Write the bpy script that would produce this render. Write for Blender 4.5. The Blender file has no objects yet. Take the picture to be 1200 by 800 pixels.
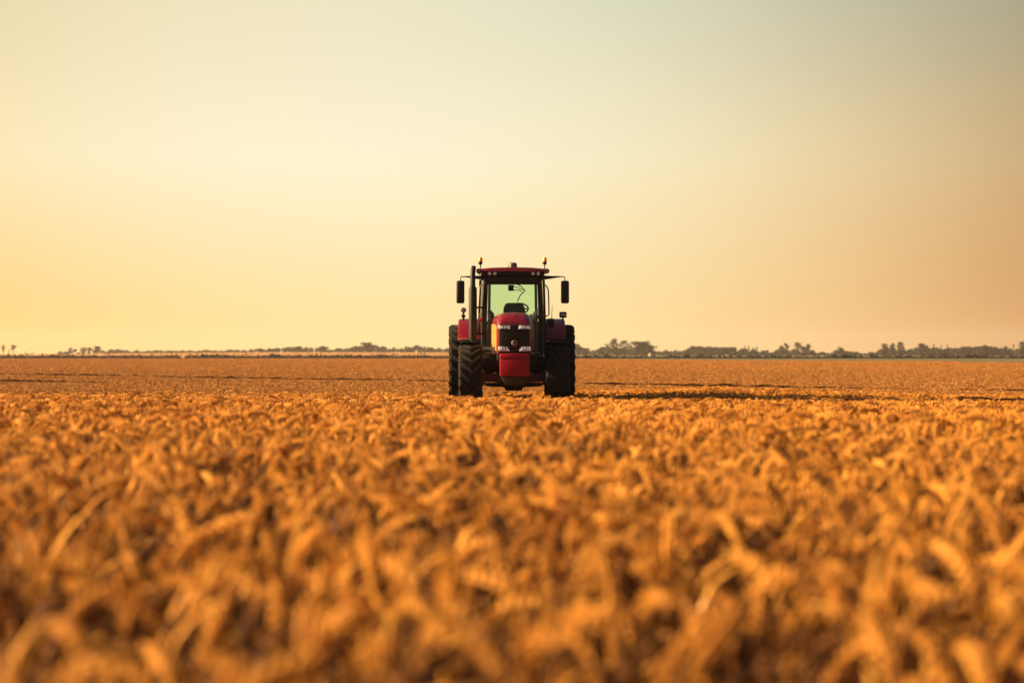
import bpy, bmesh, math, random
import numpy as np
from mathutils import Vector, Matrix, noise as mnoise

S = bpy.context.scene
COL = S.collection
R = math.radians

# ------------------------------------------------------------------ camera
CAM_Z = 1.25
F_PX = 2833.0                      # 85 mm on a 36 mm sensor, in photograph pixels
cam = bpy.data.cameras.new('Camera')
cam.lens = 85.0
cam.sensor_width = 36.0
cam.clip_start = 0.1
cam.clip_end = 20000.0
cam.dof.use_dof = True
cam.dof.focus_distance = 51.0
cam.dof.aperture_fstop = 1.95
cam.dof.aperture_blades = 9
cam_ob = bpy.data.objects.new('Camera', cam)
COL.objects.link(cam_ob)
cam_ob.location = (0, 0, CAM_Z)
cam_ob.rotation_euler = (R(90 + 0.243), 0, 0)
S.camera = cam_ob

# ------------------------------------------------------------------ sky and sun
SUN_EL, SUN_AZ = 20.0, -89.0       # azimuth from the view direction, negative = left
def lin(c):
    return tuple(((v / 255) / 12.92 if v / 255 <= 0.04045 else ((v / 255 + 0.055) / 1.055) ** 2.4) for v in c)

world = bpy.data.worlds.new('World')
S.world = world
world.use_nodes = True
nt = world.node_tree
nt.nodes.clear()
N = nt.nodes.new
L = nt.links.new
out = N('ShaderNodeOutputWorld')
bg = N('ShaderNodeBackground')
EXPOSURE = 1.72
SKY_STRENGTH = 0.05
bg.inputs['Strength'].default_value = SKY_STRENGTH
sky = N('ShaderNodeTexSky')
sky.sky_type = 'NISHITA'
sky.sun_disc = False
sky.sun_elevation = R(SUN_EL)
sky.sun_rotation = R(SUN_AZ)
sky.air_density = 1.2
sky.dust_density = 3.0
sky.ozone_density = 1.0
tc = N('ShaderNodeTexCoord')
sep = N('ShaderNodeSeparateXYZ')
L(tc.outputs['Generated'], sep.inputs[0])
def mth(op, a, b=None, clamp=False):
    n = N('ShaderNodeMath'); n.operation = op; n.use_clamp = clamp
    for i, v in enumerate((a, b)):
        if v is None: continue
        if hasattr(v, 'is_linked') or hasattr(v, 'links'): L(v, n.inputs[i])
        else: n.inputs[i].default_value = v
    return n.outputs[0]
def rng_map(v, a, b, c, d, smooth=True):
    n = N('ShaderNodeMapRange'); n.interpolation_type = 'SMOOTHSTEP' if smooth else 'LINEAR'
    n.inputs['From Min'].default_value = a; n.inputs['From Max'].default_value = b
    n.inputs['To Min'].default_value = c; n.inputs['To Max'].default_value = d
    L(v, n.inputs['Value'])
    return n.outputs[0]
az = mth('ARCTAN2', sep.outputs['X'], sep.outputs['Y'])
el = mth('ARCSINE', sep.outputs['Z'])
azf = rng_map(az, -0.35, 0.35, 0, 1, False)
def px_az(px): return (math.atan((px - 600) / F_PX) + 0.35) / 0.70
def ramp(stops):
    n = N('ShaderNodeValToRGB'); cr = n.color_ramp; cr.interpolation = 'B_SPLINE'
    while len(cr.elements) < len(stops): cr.elements.new(0.5)
    for e, (p, c) in zip(cr.elements, stops):
        e.position = p; e.color = (*lin(c), 1)
    L(azf, n.inputs[0])
    return n.outputs[0]
AZ = [0.0, px_az(-80), px_az(200), px_az(450), px_az(700), px_az(950), px_az(1240), 1.0]
def rw(cs): return ramp(list(zip(AZ, cs)))
low = rw([(250,190,80), (248,198,98), (249,216,132), (251,227,155), (251,221,150), (247,198,126), (204,137,76), (185,122,72)])
mid = rw([(255,222,150), (250,230,178), (255,243,210), (255,245,213), (250,240,202), (240,216,168), (198,164,112), (165,135,95)])
top = rw([(225,205,160), (230,212,168), (240,228,190), (236,230,198), (220,222,194), (200,198,170), (160,155,128), (140,138,118)])
def mixc(f, a, b):
    n = N('ShaderNodeMix'); n.data_type = 'RGBA'
    L(f, n.inputs[0]); L(a, n.inputs[6]); L(b, n.inputs[7])
    return n.outputs[2]
g1 = mixc(rng_map(el, R(0.2), R(4.6), 0, 1, False), low, mid)
g2 = mixc(rng_map(el, R(3.6), R(9.0), 0, 1), g1, top)
scl = N('ShaderNodeVectorMath'); scl.operation = 'SCALE'
L(g2, scl.inputs[0]); scl.inputs['Scale'].default_value = 1 / (SKY_STRENGTH * 2 ** EXPOSURE)
# away from the glow in front the sky is the plain Nishita sky
m_el = rng_map(el, R(9.5), R(24), 1, 0)
m_az = rng_map(mth('ABSOLUTE', az), R(17), R(55), 1, 0)
m_lo = rng_map(el, R(-3), R(-1), 0, 1)
fac = mth('MULTIPLY', mth('MULTIPLY', m_el, m_az), m_lo)
nish = N('ShaderNodeVectorMath'); nish.operation = 'MULTIPLY'
L(sky.outputs[0], nish.inputs[0]); nish.inputs[1].default_value = (0.66, 0.56, 0.52)
L(mixc(fac, nish.outputs[0], scl.outputs[0]), bg.inputs['Color'])
L(bg.outputs[0], out.inputs['Surface'])

sun = bpy.data.lights.new('Sun', 'SUN')
sun.energy = 5.0
sun.angle = R(0.6)
sun.color = (1.0, 0.665, 0.335)
sun_ob = bpy.data.objects.new('Sun', sun)
COL.objects.link(sun_ob)
to_sun = Vector((math.sin(R(SUN_AZ)) * math.cos(R(SUN_EL)), math.cos(R(SUN_AZ)) * math.cos(R(SUN_EL)), math.sin(R(SUN_EL))))
sun_ob.rotation_euler = to_sun.to_track_quat('Z', 'Y').to_euler()
sun_ob.location = (-60, 40, 40)

S.view_settings.view_transform = 'Standard'
S.view_settings.look = 'None'
S.view_settings.exposure = EXPOSURE
S.view_settings.gamma = 1.0
S.view_settings.use_curve_mapping = False
S.render.engine = 'CYCLES'
S.cycles.use_denoising = True
S.cycles.denoising_prefilter = 'ACCURATE'
S.cycles.use_adaptive_sampling = True
S.cycles.adaptive_threshold = 0.005
S.cycles.max_bounces = 8
S.cycles.transparent_max_bounces = 16
S.cycles.volume_bounces = 1
S.cycles.sample_clamp_indirect = 6.0
S.cycles.caustics_reflective = False
S.cycles.caustics_refractive = False

# ------------------------------------------------------------------ helpers
random.seed(7)
RNG = np.random.default_rng(11)

def mat(name, color, rough=0.6, metal=0.0, spec=0.5, coat=0.0, var=0.0, var_scale=6.0, bump=0.0, bump_scale=40.0, dust=None, transl=0.0):
    m = bpy.data.materials.new(name); m.use_nodes = True
    t = m.node_tree; p = t.nodes['Principled BSDF']
    p.inputs['Base Color'].default_value = (*color, 1)
    p.inputs['Roughness'].default_value = rough
    p.inputs['Metallic'].default_value = metal
    p.inputs['Specular IOR Level'].default_value = spec
    p.inputs['Coat Weight'].default_value = coat
    if var or bump or dust:
        co = t.nodes.new('ShaderNodeTexCoord')
        n = t.nodes.new('ShaderNodeTexNoise'); n.inputs['Scale'].default_value = var_scale; n.inputs['Detail'].default_value = 6
        t.links.new(co.outputs['Object'], n.inputs['Vector'])
        mr = t.nodes.new('ShaderNodeMapRange')
        mr.inputs['From Min'].default_value = 0.3; mr.inputs['From Max'].default_value = 0.7
        t.links.new(n.outputs['Fac'], mr.inputs['Value'])
        if var or dust:
            mx = t.nodes.new('ShaderNodeMix'); mx.data_type = 'RGBA'
            t.links.new(mr.outputs[0], mx.inputs[0])
            lo = tuple(c * (1 - var) for c in color)
            hi = dust if dust else tuple(min(1, c * (1 + var)) for c in color)
            mx.inputs[6].default_value = (*lo, 1); mx.inputs[7].default_value = (*hi, 1)
            t.links.new(mx.outputs[2], p.inputs['Base Color'])
        rr = t.nodes.new('ShaderNodeMapRange')
        rr.inputs['To Min'].default_value = max(0.02, rough - 0.08); rr.inputs['To Max'].default_value = min(1, rough + 0.12)
        t.links.new(n.outputs['Fac'], rr.inputs['Value']); t.links.new(rr.outputs[0], p.inputs['Roughness'])
        if bump:
            nb = t.nodes.new('ShaderNodeTexNoise'); nb.inputs['Scale'].default_value = bump_scale
            t.links.new(co.outputs['Object'], nb.inputs['Vector'])
            b = t.nodes.new('ShaderNodeBump'); b.inputs['Strength'].default_value = bump; b.inputs['Distance'].default_value = 0.01
            t.links.new(nb.outputs['Fac'], b.inputs['Height']); t.links.new(b.outputs[0], p.inputs['Normal'])
    return m

def straw_mat(name, a, b, transl=0.3, rough=0.55):
    """dry straw: colour differs from plant to plant and along the plant, light shines through"""
    m = bpy.data.materials.new(name); m.use_nodes = True
    t = m.node_tree; p = t.nodes['Principled BSDF']
    oi = t.nodes.new('ShaderNodeObjectInfo')
    co = t.nodes.new('ShaderNodeTexCoord')
    n = t.nodes.new('ShaderNodeTexNoise'); n.inputs['Scale'].default_value = 22; n.inputs['Detail'].default_value = 2
    t.links.new(co.outputs['Object'], n.inputs['Vector'])
    ad = t.nodes.new('ShaderNodeMath'); ad.operation = 'ADD'
    t.links.new(oi.outputs['Random'], ad.inputs[0]); t.links.new(n.outputs['Fac'], ad.inputs[1])
    mr = t.nodes.new('ShaderNodeMapRange'); mr.inputs['From Min'].default_value = 0.35; mr.inputs['From Max'].default_value = 1.65
    t.links.new(ad.outputs[0], mr.inputs['Value'])
    mx = t.nodes.new('ShaderNodeMix'); mx.data_type = 'RGBA'
    mx.inputs[6].default_value = (*a, 1); mx.inputs[7].default_value = (*b, 1)
    t.links.new(mr.outputs[0], mx.inputs[0])
    t.links.new(mx.outputs[2], p.inputs['Base Color'])
    p.inputs['Roughness'].default_value = rough
    p.inputs['Specular IOR Level'].default_value = 0.15
    tr = t.nodes.new('ShaderNodeBsdfTranslucent'); t.links.new(mx.outputs[2], tr.inputs['Color'])
    ms = t.nodes.new('ShaderNodeMixShader'); ms.inputs[0].default_value = transl
    t.links.new(p.outputs[0], ms.inputs[1]); t.links.new(tr.outputs[0], ms.inputs[2])
    t.links.new(ms.outputs[0], t.nodes['Material Output'].inputs['Surface'])
    return m

def np_mesh(name, v, f, mats=(), mi=None, smooth=False):
    me = bpy.data.meshes.new(name)
    me.from_pydata([tuple(x) for x in v], [], [tuple(x) for x in f])
    for m in mats: me.materials.append(m)
    if mi is not None: me.polygons.foreach_set('material_index', np.asarray(mi, dtype=np.int32))
    if smooth: me.polygons.foreach_set('use_smooth', np.ones(len(me.polygons), dtype=bool))
    me.update()
    return me

class MB:
    """collects shapes for ONE mesh object"""
    def __init__(s): s.bm = bmesh.new()
    def add(s, other, M=None):
        me = bpy.data.meshes.new('tmp'); other.to_mesh(me); other.free()
        if M is not None: me.transform(M)
        s.bm.from_mesh(me); bpy.data.meshes.remove(me); return s
    def box(s, x0, x1, y0, y1, z0, z1, bev=0.01, seg=2, M=None):
        x0, x1 = min(x0, x1), max(x0, x1)
        b = bmesh.new(); bmesh.ops.create_cube(b, size=1)
        for v in b.verts: v.co = Vector(((x0 + x1) / 2 + v.co.x * (x1 - x0), (y0 + y1) / 2 + v.co.y * (y1 - y0), (z0 + z1) / 2 + v.co.z * (z1 - z0)))
        if bev: bmesh.ops.bevel(b, geom=b.edges[:], offset=min(bev, .45 * min(abs(x1 - x0), abs(y1 - y0), abs(z1 - z0))), segments=seg, affect='EDGES', profile=0.5)
        return s.add(b, M)
    def tube(s, pts, rad, seg=10, cap=True):
        pts = [Vector(p) for p in pts]
        rads = rad if isinstance(rad, (list, tuple)) else [rad] * len(pts)
        b = bmesh.new(); rings = []
        up = None
        for i, p in enumerate(pts):
            d = (pts[min(i + 1, len(pts) - 1)] - pts[max(i - 1, 0)]).normalized()
            if up is None:
                up = d.orthogonal().normalized()
            else:
                up = (up - d * up.dot(d)).normalized()
            w = d.cross(up)
            rings.append([b.verts.new(p + (up * math.cos(2 * math.pi * k / seg) + w * math.sin(2 * math.pi * k / seg)) * rads[i]) for k in range(seg)])
        for a, c in zip(rings, rings[1:]):
            for k in range(seg): b.faces.new((a[k], a[(k + 1) % seg], c[(k + 1) % seg], c[k]))
        if cap:
            b.faces.new(rings[0][::-1]); b.faces.new(rings[-1])
        return s.add(b)
    def lathe(s, prof, seg=32, M=None, closed=False):
        """prof: (radius, x) pairs, revolved about the x axis"""
        b = bmesh.new(); rings = []
        for (r, x) in prof:
            rings.append([b.verts.new((x, r * math.cos(2 * math.pi * k / seg), r * math.sin(2 * math.pi * k / seg))) for k in range(seg)])
        n = len(rings)
        for i in range(n if closed else n - 1):
            a, c = rings[i], rings[(i + 1) % n]
            for k in range(seg): b.faces.new((a[k], a[(k + 1) % seg], c[(k + 1) % seg], c[k]))
        if not closed:
            if prof[0][0] > 1e-4: b.faces.new(rings[0][::-1])
            if prof[-1][0] > 1e-4: b.faces.new(rings[-1])
        return s.add(b, M)
    def loft(s, secs, cap0=True, cap1=True):
        b = bmesh.new(); rows = [[b.verts.new(p) for p in sec] for sec in secs]
        for a, c in zip(rows, rows[1:]):
            for k in range(len(a)): b.faces.new((a[k], a[(k + 1) % len(a)], c[(k + 1) % len(a)], c[k]))
        if cap0: b.faces.new(rows[0][::-1])
        if cap1: b.faces.new(rows[-1])
        return s.add(b)
    def prism(s, poly, axis, a, b_, bev=0.0):
        """poly: 2D outline, extruded from a to b_ along axis"""
        b = bmesh.new()
        def P(u, v, w): return {'x': (w, u, v), 'y': (u, w, v), 'z': (u, v, w)}[axis]
        r0 = [b.verts.new(P(u, v, a)) for u, v in poly]; r1 = [b.verts.new(P(u, v, b_)) for u, v in poly]
        for k in range(len(poly)): b.faces.new((r0[k], r0[(k + 1) % len(poly)], r1[(k + 1) % len(poly)], r1[k]))
        b.faces.new(r0[::-1]); b.faces.new(r1)
        bmesh.ops.recalc_face_normals(b, faces=b.faces[:])
        if bev: bmesh.ops.bevel(b, geom=b.edges[:], offset=bev, segments=2, affect='EDGES', profile=0.5)
        return s.add(b)
    def build(s, name, m, parent=None, smooth=35, loc=None):
        bmesh.ops.recalc_face_normals(s.bm, faces=s.bm.faces[:])
        me = bpy.data.meshes.new(name); s.bm.to_mesh(me); s.bm.free()
        me.materials.append(m)
        if smooth:
            me.polygons.foreach_set('use_smooth', np.ones(len(me.polygons), dtype=bool))
            me.set_sharp_from_angle(angle=R(smooth))
        o = bpy.data.objects.new(name, me); COL.objects.link(o)
        if parent: o.parent = parent
        if loc: o.location = loc
        return o

def tag(o, label=None, cat=None, group=None, kind=None):
    if label: o['label'] = label
    if cat: o['category'] = cat
    if group: o['group'] = group
    if kind: o['kind'] = kind
    return o
def empty(name, loc, rz=0):
    o = bpy.data.objects.new(name, None); COL.objects.link(o)
    o.empty_display_size = 0.3; o.location = loc; o.rotation_euler = (0, 0, rz)
    return o
def copy_tree(o, parent=None):
    c = o.copy(); COL.objects.link(c); c.parent = parent
    for ch in o.children: copy_tree(ch, c)
    return c

# ------------------------------------------------------------------ terrain
HEDGE_Y = 640.0
def shadow_rise(x, y):  # added mound so the tractor's shadow shows as a broader band
    return .17 * math.exp(-((x - 4.6) / 2.9) ** 2) * math.exp(-((y - 56.8) / 3.0) ** 2)
def ground_z(x, y):
    d = max(y, 1.0)
    u = x / d * F_PX + 600                       # bearing of the place, in photograph pixels
    z = shadow_rise(x, d)
    if d > 110: z -= 0.70 * min(1, (d - 110) / 530.0)
    if d > HEDGE_Y:
        base = np.interp(u, [-300, 0, 70, 160, 330, 520, 640, 700, 900, 1200, 1500], [415.8, 415.4, 415.0, 413.6, 412.7, 412.9, 414.8, 416.2, 416.4, 416.7, 417.0])
        zt = CAM_Z - (base - 412) * 1750 / F_PX
        t = min(1, (d - HEDGE_Y) / (1750 - HEDGE_Y))
        t = t * t * (3 - 2 * t) * 0.5 + 0.5 * t
        z = -0.70 + (zt + 0.70) * t
        if d > 1850: z -= (d - 1850) * 0.006
    return float(z)

ys = list(np.arange(-30, 20, 2.5)) + list(np.arange(20, 120, 2)) + list(np.arange(120, 700, 20)) + list(np.arange(700, 1900, 50)) + [1900, 2200, 2800, 3600, 4600, 6000]
xs0 = list(np.arange(0, 40, 1)) + list(np.arange(40, 160, 10)) + list(np.arange(160, 640, 32)) + [640, 720, 820, 960, 1150, 1400, 1700, 2050]
xs = [-x for x in xs0[:0:-1]] + xs0
V = [(x, y, ground_z(x, y)) for y in ys for x in xs]
nx = len(xs)
Fc = [(j * nx + i, j * nx + i + 1, (j + 1) * nx + i + 1, (j + 1) * nx + i) for j in range(len(ys) - 1) for i in range(nx - 1)]

def field_material():
    m = bpy.data.materials.new('soil_and_stubble'); m.use_nodes = True
    t = m.node_tree; p = t.nodes['Principled BSDF']; p.inputs['Roughness'].default_value = 0.9
    p.inputs['Specular IOR Level'].default_value = 0.15
    co = t.nodes.new('ShaderNodeTexCoord'); sp = t.nodes.new('ShaderNodeSeparateXYZ')
    t.links.new(co.outputs['Object'], sp.inputs[0])
    def noise(scale, detail=5, stretch=None):
        n = t.nodes.new('ShaderNodeTexNoise'); n.inputs['Scale'].default_value = scale; n.inputs['Detail'].default_value = detail
        mp = t.nodes.new('ShaderNodeMapping')
        if stretch: mp.inputs['Scale'].default_value = stretch
        t.links.new(co.outputs['Object'], mp.inputs[0]); t.links.new(mp.outputs[0], n.inputs['Vector'])
        return n.outputs['Fac']
    def mr(v, a, b, c=0, d=1, smooth=False):
        n = t.nodes.new('ShaderNodeMapRange')
        if smooth: n.interpolation_type = 'SMOOTHSTEP'
        for k, w in zip(('From Min', 'From Max', 'To Min', 'To Max'), (a, b, c, d)): n.inputs[k].default_value = w
        t.links.new(v, n.inputs['Value']); return n.outputs[0]
    def mix(f, a, b):
        n = t.nodes.new('ShaderNodeMix'); n.data_type = 'RGBA'; t.links.new(f, n.inputs[0])
        for k, w in ((6, a), (7, b)):
            if isinstance(w, tuple): n.inputs[k].default_value = (*w, 1)
            else: t.links.new(w, n.inputs[k])
        return n.outputs[2]
    near = mix(mr(noise(9), .35, .65), (.12, .062, .022), (.34, .18, .055))
    straw = mix(mr(noise(.05, 6, (.25, 1, 1)), .35, .65), (.34, .165, .042), (.48, .25, .07))
    meadow = mix(mr(noise(.02, 6, (.15, 1, 1)), .35, .65), (.24, .20, .085), (.34, .27, .13))
    # the land past the hedge: ripe field on the left and ahead, pale meadow on the right
    dv = t.nodes.new('ShaderNodeMath'); dv.operation = 'DIVIDE'
    t.links.new(sp.outputs['X'], dv.inputs[0]); t.links.new(sp.outputs['Y'], dv.inputs[1])
    far = mix(mr(dv.outputs[0], 0.015, 0.028), straw, meadow)
    c = mix(mr(sp.outputs['Y'], 100, 180), near, straw)
    c = mix(mr(sp.outputs['Y'], HEDGE_Y - 2, HEDGE_Y + 2), c, far)
    t.links.new(c, p.inputs['Base Color'])
    b = t.nodes.new('ShaderNodeBump'); b.inputs['Strength'].default_value = 0.8; b.inputs['Distance'].default_value = 0.06
    t.links.new(noise(14), b.inputs['Height']); t.links.new(b.outputs[0], p.inputs['Normal'])
    return m
me = np_mesh('field', V, Fc, [field_material()], smooth=True)
field = bpy.data.objects.new('field', me); COL.objects.link(field)
tag(field, kind='structure')

# strip of grass along the far edge of the wheat (right of the tractor)
def strip(name, near_px, far_y, x_pxs, m):
    v, f = [], []
    for px, ny in zip(x_pxs, near_px):
        for k in range(5):
            y = ny + (far_y - ny) * k / 4
            x = (px - 600) / F_PX * y
            v.append((x, y, ground_z(x, y) + 0.05 + (.13 if k else 0)))
    for i in range(len(x_pxs) - 1):
        for k in range(4): f.append((i * 5 + k, (i + 1) * 5 + k, (i + 1) * 5 + k + 1, i * 5 + k + 1))
    o = bpy.data.objects.new(name, np_mesh(name, v, f, [m], smooth=True)); COL.objects.link(o)
    return tag(o, kind='structure')
grass_mat = mat('grass_strip', (.085, .074, .018), .9, var=.35, var_scale=.15)
GR_PX = [660, 760, 900, 1040, 1120, 1130, 1250, 1400]
GR_NEAR = [600, 460, 400, 370, 345, 300, 285, 275]
strip('grass_verge', GR_NEAR, HEDGE_Y - 1, GR_PX, grass_mat)
def wheat_end(u): return np.interp(u, [-400, 600, 655] + GR_PX, [HEDGE_Y - 4, HEDGE_Y - 4, HEDGE_Y - 4] + [g - 1 for g in GR_NEAR])

# bare tracks across the wheat, each with an added dark ridge painting the groove's shade
track_shade = mat('track_shade', (.022, .010, .005), .95, var=.4, var_scale=2.0, bump=.5, bump_scale=9, spec=0.0)
def track(ax, ay, bx, by, wd, seed, t0=-.35, t1=1.4, hk=1.0):
    n = 420; v, f = [], []
    dx, dy = bx - ax, by - ay; ln = math.hypot(dx, dy); ux, uy = dx / ln, dy / ln
    prof = [(-.5, .012), (-.2, .03), (.05, .16), (.18, .7), (.26, 1.0), (.36, .95), (.43, .6), (.5, .05)]
    for i in range(n + 1):
        t = t0 + (t1 - t0) * i / n
        for (a, c) in prof:
            q = a * wd
            x = ax + dx * t - uy * q * -1; y = ay + dy * t + ux * q * -1
            y0 = y
            hh = .278 + .05 * mnoise.noise((t * 9, seed, 0)) + .05 * mnoise.noise((t * 70, seed + a * 3, 4)) + .03 * mnoise.noise((t * 170, seed, a * 8))
            hh *= hk * min(1, i / 60, (n - i) / 60)
            v.append((x, y0, ground_z(x, y0) + c * hh))
    k = len(prof)
    for i in range(n):
        for j in range(k - 1): f.append((i * k + j, i * k + j + 1, (i + 1) * k + j + 1, (i + 1) * k + j))
    o = bpy.data.objects.new('track', np_mesh('track', v, f, [track_shade], smooth=True)); COL.objects.link(o)
    return tag(o, kind='structure')
track(-23, 109, 13, 63, 1.7, 2.2)
track(-17.6, 83, 10.9, 51.5, 1.2, 5.1, -.3, .24)
track(-17.6, 83, 10.9, 51.5, 1.2, 8.1, .92, 1.25, .92)

# ------------------------------------------------------------------ haze
hz = bmesh.new(); bmesh.ops.create_cube(hz, size=1)
for v in hz.verts:
    v.co = Vector((v.co.x * 4200, 2980 + v.co.y * 6100, 4.5 + v.co.z * 79))
me = bpy.data.meshes.new('haze'); hz.to_mesh(me); hz.free()
hm = bpy.data.materials.new('haze'); hm.use_nodes = True
hm.node_tree.nodes.remove(hm.node_tree.nodes['Principled BSDF'])
pv = hm.node_tree.nodes.new('ShaderNodeVolumePrincipled')
pv.inputs['Color'].default_value = (.94, .92, .90, 1)
pv.inputs['Density'].default_value = 0.000085
pv.inputs['Anisotropy'].default_value = 0.45
hm.node_tree.links.new(pv.outputs[0], hm.node_tree.nodes['Material Output'].inputs['Volume'])
me.materials.append(hm)
haze = bpy.data.objects.new('haze', me); COL.objects.link(haze)
tag(haze, kind='stuff')

# ------------------------------------------------------------------ hedge along the far field edge
def hedge(px0, px1, h0, name, label, m, seed, wid=1.6):
    rg = random.Random(seed)
    root = MB()
    b = bmesh.new()
    x0 = (px0 - 600) / F_PX * HEDGE_Y; x1 = (px1 - 600) / F_PX * HEDGE_Y
    n = max(6, int((x1 - x0) / 0.55))
    v, f = [], []
    prof = [(-.5, 0), (-.55, .45), (-.38, .85), (0, 1.0), (.38, .85), (.55, .45), (.5, 0)]
    for i in range(n + 1):
        x = x0 + (x1 - x0) * i / n
        h = h0 * (0.72 + 0.5 * mnoise.noise((x * .12, seed, 0)) + 0.35 * mnoise.noise((x * .7, seed, 3)) + rg.uniform(-.12, .12))
        h = max(.7 * h0, h)
        if i in (0, n): h *= .5
        for (a, c) in prof:
            y = HEDGE_Y + 1 + a * wid * (1 + rg.uniform(-.2, .2))
            v.append((x, y, ground_z(x, y) - .05 + c * h * (1 + rg.uniform(-.12, .12))))
    k = len(prof)
    for i in range(n):
        for j in range(k - 1): f.append((i * k + j, i * k + j + 1, (i + 1) * k + j + 1, (i + 1) * k + j))
    f.append(tuple(range(k))); f.append(tuple(range(n * k, n * k + k))[::-1])
    # leafy sprigs standing out of the hedge
    for i in range(int((x1 - x0) * 5)):
        x = rg.uniform(x0, x1); y = HEDGE_Y + 1 + rg.uniform(-.5, .5) * wid
        z = ground_z(x, y) + h0 * rg.uniform(.35, .95); s = rg.uniform(.12, .3)
        a = rg.uniform(0, 6.28); i0 = len(v)
        v += [(x - s * math.cos(a), y - s * math.sin(a), z), (x + s * math.cos(a), y + s * math.sin(a), z + rg.uniform(-.1, .1)), (x + rg.uniform(-.1, .1), y, z + s * 1.6)]
        f.append((i0, i0 + 1, i0 + 2))
    o = bpy.data.objects.new(name, np_mesh(name, v, f, [m])); COL.objects.link(o)
    return tag(o, label, 'hedge')
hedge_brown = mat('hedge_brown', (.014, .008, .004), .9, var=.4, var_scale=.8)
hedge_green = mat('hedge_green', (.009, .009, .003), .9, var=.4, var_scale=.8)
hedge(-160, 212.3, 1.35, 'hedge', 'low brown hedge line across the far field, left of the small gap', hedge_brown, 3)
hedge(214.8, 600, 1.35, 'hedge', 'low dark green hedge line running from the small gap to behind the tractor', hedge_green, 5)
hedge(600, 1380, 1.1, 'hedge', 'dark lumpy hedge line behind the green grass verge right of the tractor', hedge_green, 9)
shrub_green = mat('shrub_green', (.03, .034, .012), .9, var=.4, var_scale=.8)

# ------------------------------------------------------------------ trees
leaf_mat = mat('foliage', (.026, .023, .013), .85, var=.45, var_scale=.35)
bark_mat = mat('bark', (.09, .065, .045), .9, var=.3, var_scale=3)

def crown_mesh(name, h, clumps, leaves, leaf, seed):
    """clumps: (x, y, z, rx, rz, weight) in metres"""
    rg = np.random.default_rng(seed)
    w = np.array([c[5] for c in clumps], float); w /= w.sum()
    idx = rg.choice(len(clumps), leaves, p=w)
    C = np.array(clumps)[idx]
    d = rg.normal(size=(leaves, 3)); d /= np.linalg.norm(d, axis=1)[:, None]
    rad = rg.random(leaves) ** 0.45
    pos = C[:, :3] + d * rad[:, None] * np.stack([C[:, 3], C[:, 3], C[:, 4]], 1)
    a = rg.normal(size=(leaves, 3)); a /= np.linalg.norm(a, axis=1)[:, None]
    b = np.cross(a, rg.normal(size=(leaves, 3))); b /= np.linalg.norm(b, axis=1)[:, None]
    s = leaf * rg.uniform(.55, 1.3, leaves)[:, None]
    v = np.empty((leaves * 4, 3))
    v[0::4] = pos + a * s; v[1::4] = pos + b * s * .7; v[2::4] = pos - a * s * rg.uniform(.6, 1.1, (leaves, 1)); v[3::4] = pos - b * s * .7
    v[:, 2] = np.maximum(v[:, 2], .05)
    f = np.arange(leaves * 4).reshape(-1, 4)
    return np_mesh(name, v, f, [leaf_mat])

def trunk_mesh(name, h, tips, r0, seed):
    rg = random.Random(seed); mb = MB()
    fork = h * rg.uniform(.28, .4)
    lean = Vector((rg.uniform(-.04, .04) * h, rg.uniform(-.04, .04) * h, 0))
    mb.tube([(0, 0, -.4), (lean.x * .3, lean.y * .3, fork * .5), (lean.x, lean.y, fork)], [r0 * 1.25, r0, r0 * .8], 7)
    for t in tips:
        t = Vector(t); a = Vector((lean.x, lean.y, fork))
        m = a.lerp(t, .5) + Vector((rg.uniform(-.2, .2), rg.uniform(-.2, .2), .25))
        mb.tube([a, m, t], [r0 * .6, r0 * .4, r0 * .12], 5)
    bmesh.ops.recalc_face_normals(mb.bm, faces=mb.bm.faces[:])
    me = bpy.data.meshes.new(name); mb.bm.to_mesh(me); mb.bm.free(); me.materials.append(bark_mat)
    return me

def clump_cloud(h, w, z0, n, shape, seed, size=.2):
    """clump centres filling a crown; shape(t) gives the half width at height fraction t"""
    rg = random.Random(seed); cs = []
    for i in range(n):
        t = (i + .5) / n; z = z0 + (h - z0) * t
        hw = w / 2 * shape(t)
        a = rg.uniform(0, 6.28); q = hw * rg.uniform(.1, .8)
        r = max(.3, w * size * rg.uniform(.6, 1.15)) * (0.5 + .5 * shape(t))
        cs.append((q * math.cos(a), q * math.sin(a) * .9, min(z, h - r * .8), r, r * rg.uniform(.65, .9), r ** 2))
    return cs

TREE = {}
def def_tree(kind, h, w, z0, n, shape, leaves, leaf, seed, size=.2, r0=.22, trunk=True):
    cs = clump_cloud(h, w, z0, n, shape, seed, size)
    cm = crown_mesh('crown', h, cs, leaves, leaf, seed)
    rg = random.Random(seed + 1)
    tm = trunk_mesh('trunk', h, [c[:3] for c in rg.sample(cs, min(len(cs), 7))], r0, seed) if trunk else None
    co = np.empty(len(cm.vertices) * 3); cm.vertices.foreach_get('co', co); co = co.reshape(-1, 3)
    TREE[kind] = (float(np.percentile(co[:, 2], 99.3)), float(np.percentile(np.hypot(co[:, 0], co[:, 1]), 93) * 2), cm, tm)
egg = lambda t: (.62 + .38 * t / .35) if t < .35 else math.sqrt(max(.05, 1 - ((t - .35) / .67) ** 2))
col = lambda t: (.75 + .3 * math.sin(math.pi * t)) * (1 if t < .7 else math.sqrt(max(0, 1 - ((t - .7) / .33) ** 2)) + .12)
dome = lambda t: math.sqrt(max(.04, 1 - (t * .97) ** 2.2))
vase = lambda t: (.45 + .8 * t) if t < .65 else math.sqrt(max(.06, 1 - ((t - .65) / .36) ** 2))
spk = lambda t: 1.0 - .75 * t
def_tree('round', 12, 13, 1.0, 26, egg, 1500, .55, 101, .2, .3)
def_tree('round_b', 11, 10, 1.2, 22, egg, 1100, .5, 102, .2, .26)
def_tree('column', 12, 5.6, .6, 22, col, 1000, .45, 103, .3, .24)
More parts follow.
